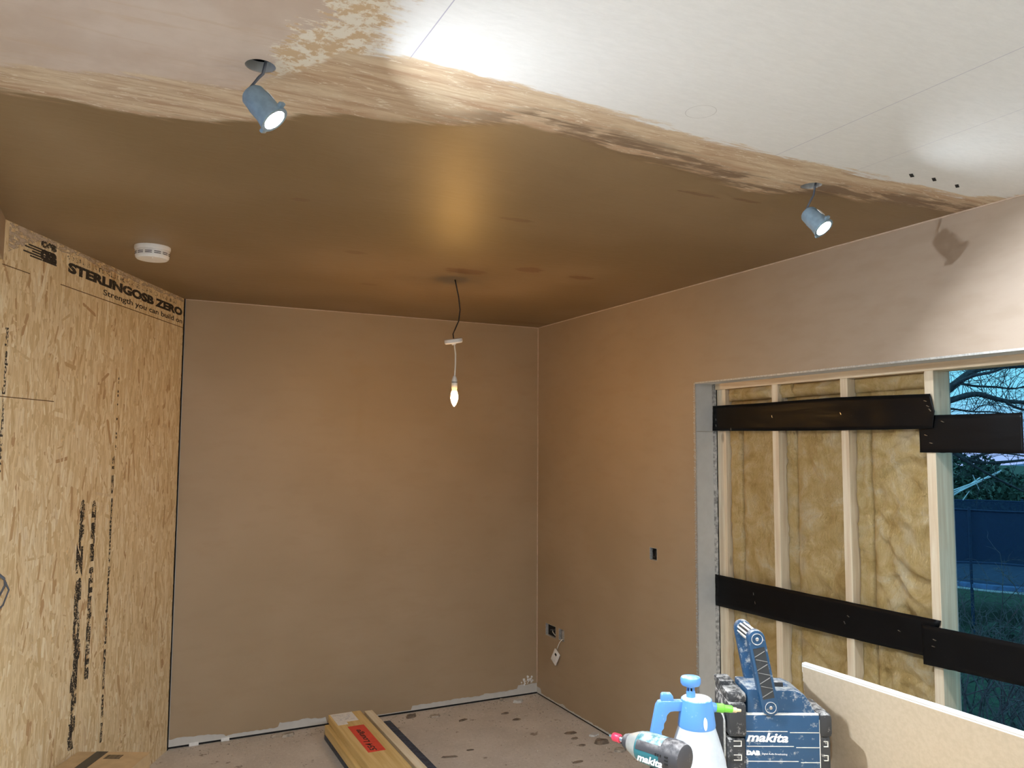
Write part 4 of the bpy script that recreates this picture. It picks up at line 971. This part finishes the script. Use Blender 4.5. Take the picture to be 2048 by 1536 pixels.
def twig(p, d, L, r, depth):
    n = 4; pts_ = [p]; q = p
    for i in range(n):
        d = (d + Vector((rt.gauss(0, .22), rt.gauss(0, .22), rt.gauss(0.03, .22)))).normalized(); q = q + d * (L / n); pts_.append(q)
        if depth and rt.random() < .75: twig(q, (d + Vector((rt.gauss(0, .7), rt.gauss(0, .7), rt.gauss(0, .7)))).normalized(), L * .55, r * .6, depth - 1)
    tw.tube(pts_, r, 3, r * .4)
for path, r1 in lm:
    for p in path[2::1]:
        d = Vector((rt.gauss(.25, .6), rt.gauss(0, .6), rt.gauss(.25, .7))).normalized(); twig(p, d, rt.uniform(.35, .8), .0045, 1)
tag(tw.build('twigs', 'bark', tree), kind='stuff')
# evergreen hedge behind
def bush(name, c, rx, ry, rz, n, mat, label, cat, group, seed, ls=.09):
    r = random.Random(seed); t = thing(name, (c.x, c.y, GZ), label, cat, group)
    MB().tube([(c.x, c.y, GZ - .05), (c.x, c.y, c.z)], .06, 7).build('stem', 'bark', t)
    b = MB()
    for i in range(n):
        d = Vector((r.gauss(0, 1), r.gauss(0, 1), r.gauss(0, 1))).normalized() * r.uniform(.55, 1.0) ** .5
        p = c + Vector((d.x * rx, d.y * ry, d.z * rz)) * (1 + .25 * noise.noise(d * 2.3 + Vector((seed, 0, 0))))
        if p.z < GZ: continue
        a = Vector((r.gauss(0, 1), r.gauss(0, 1), r.gauss(0, 1))).normalized() * ls * r.uniform(.6, 1.2); bb_ = a.cross(Vector((r.gauss(0, 1), r.gauss(0, 1), r.gauss(0, 1)))).normalized() * ls * .45
        b.add([p - a, p + bb_, p + a, p - bb_], [(0, 1, 2, 3)])
    tag(b.build('foliage', mat, t), kind='stuff')
HGZ = 20.0
bush('evergreen_shrub', pt(1915, 1010, HGZ - 1), 1.3, 1.3, 1.35, 3500, 'leaf', 'dark evergreen shrub behind the trampoline, left end', 'shrub', 'evergreens behind the trampoline', 1)
bush('evergreen_shrub', pt(1985, 1022, HGZ + 3), 1.4, 1.2, 1.25, 3000, 'leaf', 'dark evergreen shrub behind the middle of the trampoline', 'shrub', 'evergreens behind the trampoline', 2)
bush('evergreen_shrub', pt(2050, 1025, HGZ + 8), 1.6, 1.1, 1.2, 2600, 'leaf', 'dark evergreen shrub behind the trampoline, right end', 'shrub', 'evergreens behind the trampoline', 3)
# trampoline
tc = pt(2000, 1148, 14.0); zb = tc.z; TR = 1.55
tr = thing('trampoline', (tc.x, tc.y, GZ), 'round garden trampoline with dark blue safety net', 'trampoline')
mtp = Matrix.Translation((tc.x, tc.y, 0))
MB(mtp).lathe([(TR - .25, zb), (TR - .25, zb - .01)], 40).build('bed', 'tramp_bed', tr)
sm(MB(mtp).lathe([(TR - .26, zb + .02), (TR + .04, zb + .01), (TR + .04, zb - .05), (TR - .26, zb - .01)], 40, None, False).build('pad', 'tramp_pad', tr))
MB(mtp).tube([(TR * math.cos(2 * math.pi * i / 40), TR * math.sin(2 * math.pi * i / 40), zb - .07) for i in range(41)], .03, 8).build('rim', 'pole', tr, True)
k = NT('net_mesh'); t_ = k.n('ShaderNodeBsdfTransparent'); mx = k.n('ShaderNodeMixShader'); mx.inputs[0].default_value = .78
k.fin((.010, .030, .085), .8); k.t.links.new(t_.outputs[0], mx.inputs[1]); k.t.links.new(k.b.outputs[0], mx.inputs[2]); k.t.links.new(mx.outputs[0], k.out.inputs[0]); MAT['net_mesh'] = k.m
zt2 = pt(2000, 1012, 14.0).z
MB(mtp).lathe([((TR - .06), zb + .02), ((TR - .06), zt2)], 40, None, False).build('net', 'net_mesh', tr)
MB(mtp).tube([((TR - .05) * math.cos(2 * math.pi * i / 40), (TR - .05) * math.sin(2 * math.pi * i / 40), zt2) for i in range(41)], .015, 6).build('net_hem', 'net', tr, True)
for q in range(6):
    a_ = q * math.pi / 3 + .3; x, y = (TR + .02) * math.cos(a_), (TR + .02) * math.sin(a_)
    MB(mtp).tube([(x, y, zb - .07), (x, y, zt2 + .05)], .022, 7).build('net_post', 'net', tr); MB(mtp).tube([(x, y, zb - .07), (x, y, GZ)], .026, 7).build('leg', 'net', tr)
# folded rotary airer
ab = pt(1890, 1000, 11.5); ac = thing('rotary_airer', (ab.x, ab.y, GZ), 'pale half folded rotary clothes airer behind the end post', 'clothes airer')
MB().tube([(ab.x, ab.y, GZ), (ab.x, ab.y, ab.z)], .022, 8).build('mast', 'pole', ac)
for (x, y, dz) in ((2002, 941, 0), (1998, 944, .15), (1990, 950, -.2), (1960, 955, .3)): MB().tube([pt(1890, 992 + dz * 30, 11.5), pt(x, y, 11.5 + dz)], .010, 6).build('arm', 'pole', ac)
for (a_, c_) in (((1945, 950), (1958, 980)), ((1925, 1000), (1938, 982))): MB().tube([pt(*a_, 11.5), pt(*c_, 11.5)], .006, 6).build('line', 'pole', ac)
# twiggy shrubs close to the house
def twiggy(c, n, h, sp, label, seed):
    global tw
    r = random.Random(seed); t = thing('twiggy_shrub', (c.x, c.y, GZ), label, 'shrub', 'leafless shrubs outside the gap')
    tw = MB()
    for i in range(n):
        p = Vector((c.x + r.gauss(0, sp * .4), c.y + r.gauss(0, sp * .4), GZ)); d = Vector((r.gauss(0, .32), r.gauss(0, .32), 1)).normalized()
        pts_ = [p]; L = h * r.uniform(.6, 1.05)
        for q in range(7):
            d = (d + Vector((r.gauss(0, .14), r.gauss(0, .14), -.02 * q))).normalized(); pts_.append(pts_[-1] + d * L / 7)
            if q > 1:
                for _ in range(2): twig(pts_[-1], (d + Vector((r.gauss(0, .8), r.gauss(0, .8), r.gauss(0, .5)))).normalized(), r.uniform(.2, .5), .005, 2 if q > 3 else 1)
        tw.tube(pts_, r.uniform(.008, .016), 5, .004)
    tag(tw.build('branches', 'twig', t), kind='stuff')
twiggy(pt(1950, 1400, 5.4), 24, 1.95, .7, 'leafless dark shrub close outside the gap, beside the end post', 21)
twiggy(pt(2000, 1330, 8.6), 26, 1.7, 1.0, 'leafless dark shrub close outside the gap, further right', 22)
bush('leafy_shrub', pt(2030, 1330, 11), .7, .7, .55, 1500, 'leaf', 'low green shrub behind the leafless shrubs', 'shrub', None, 9, .07)
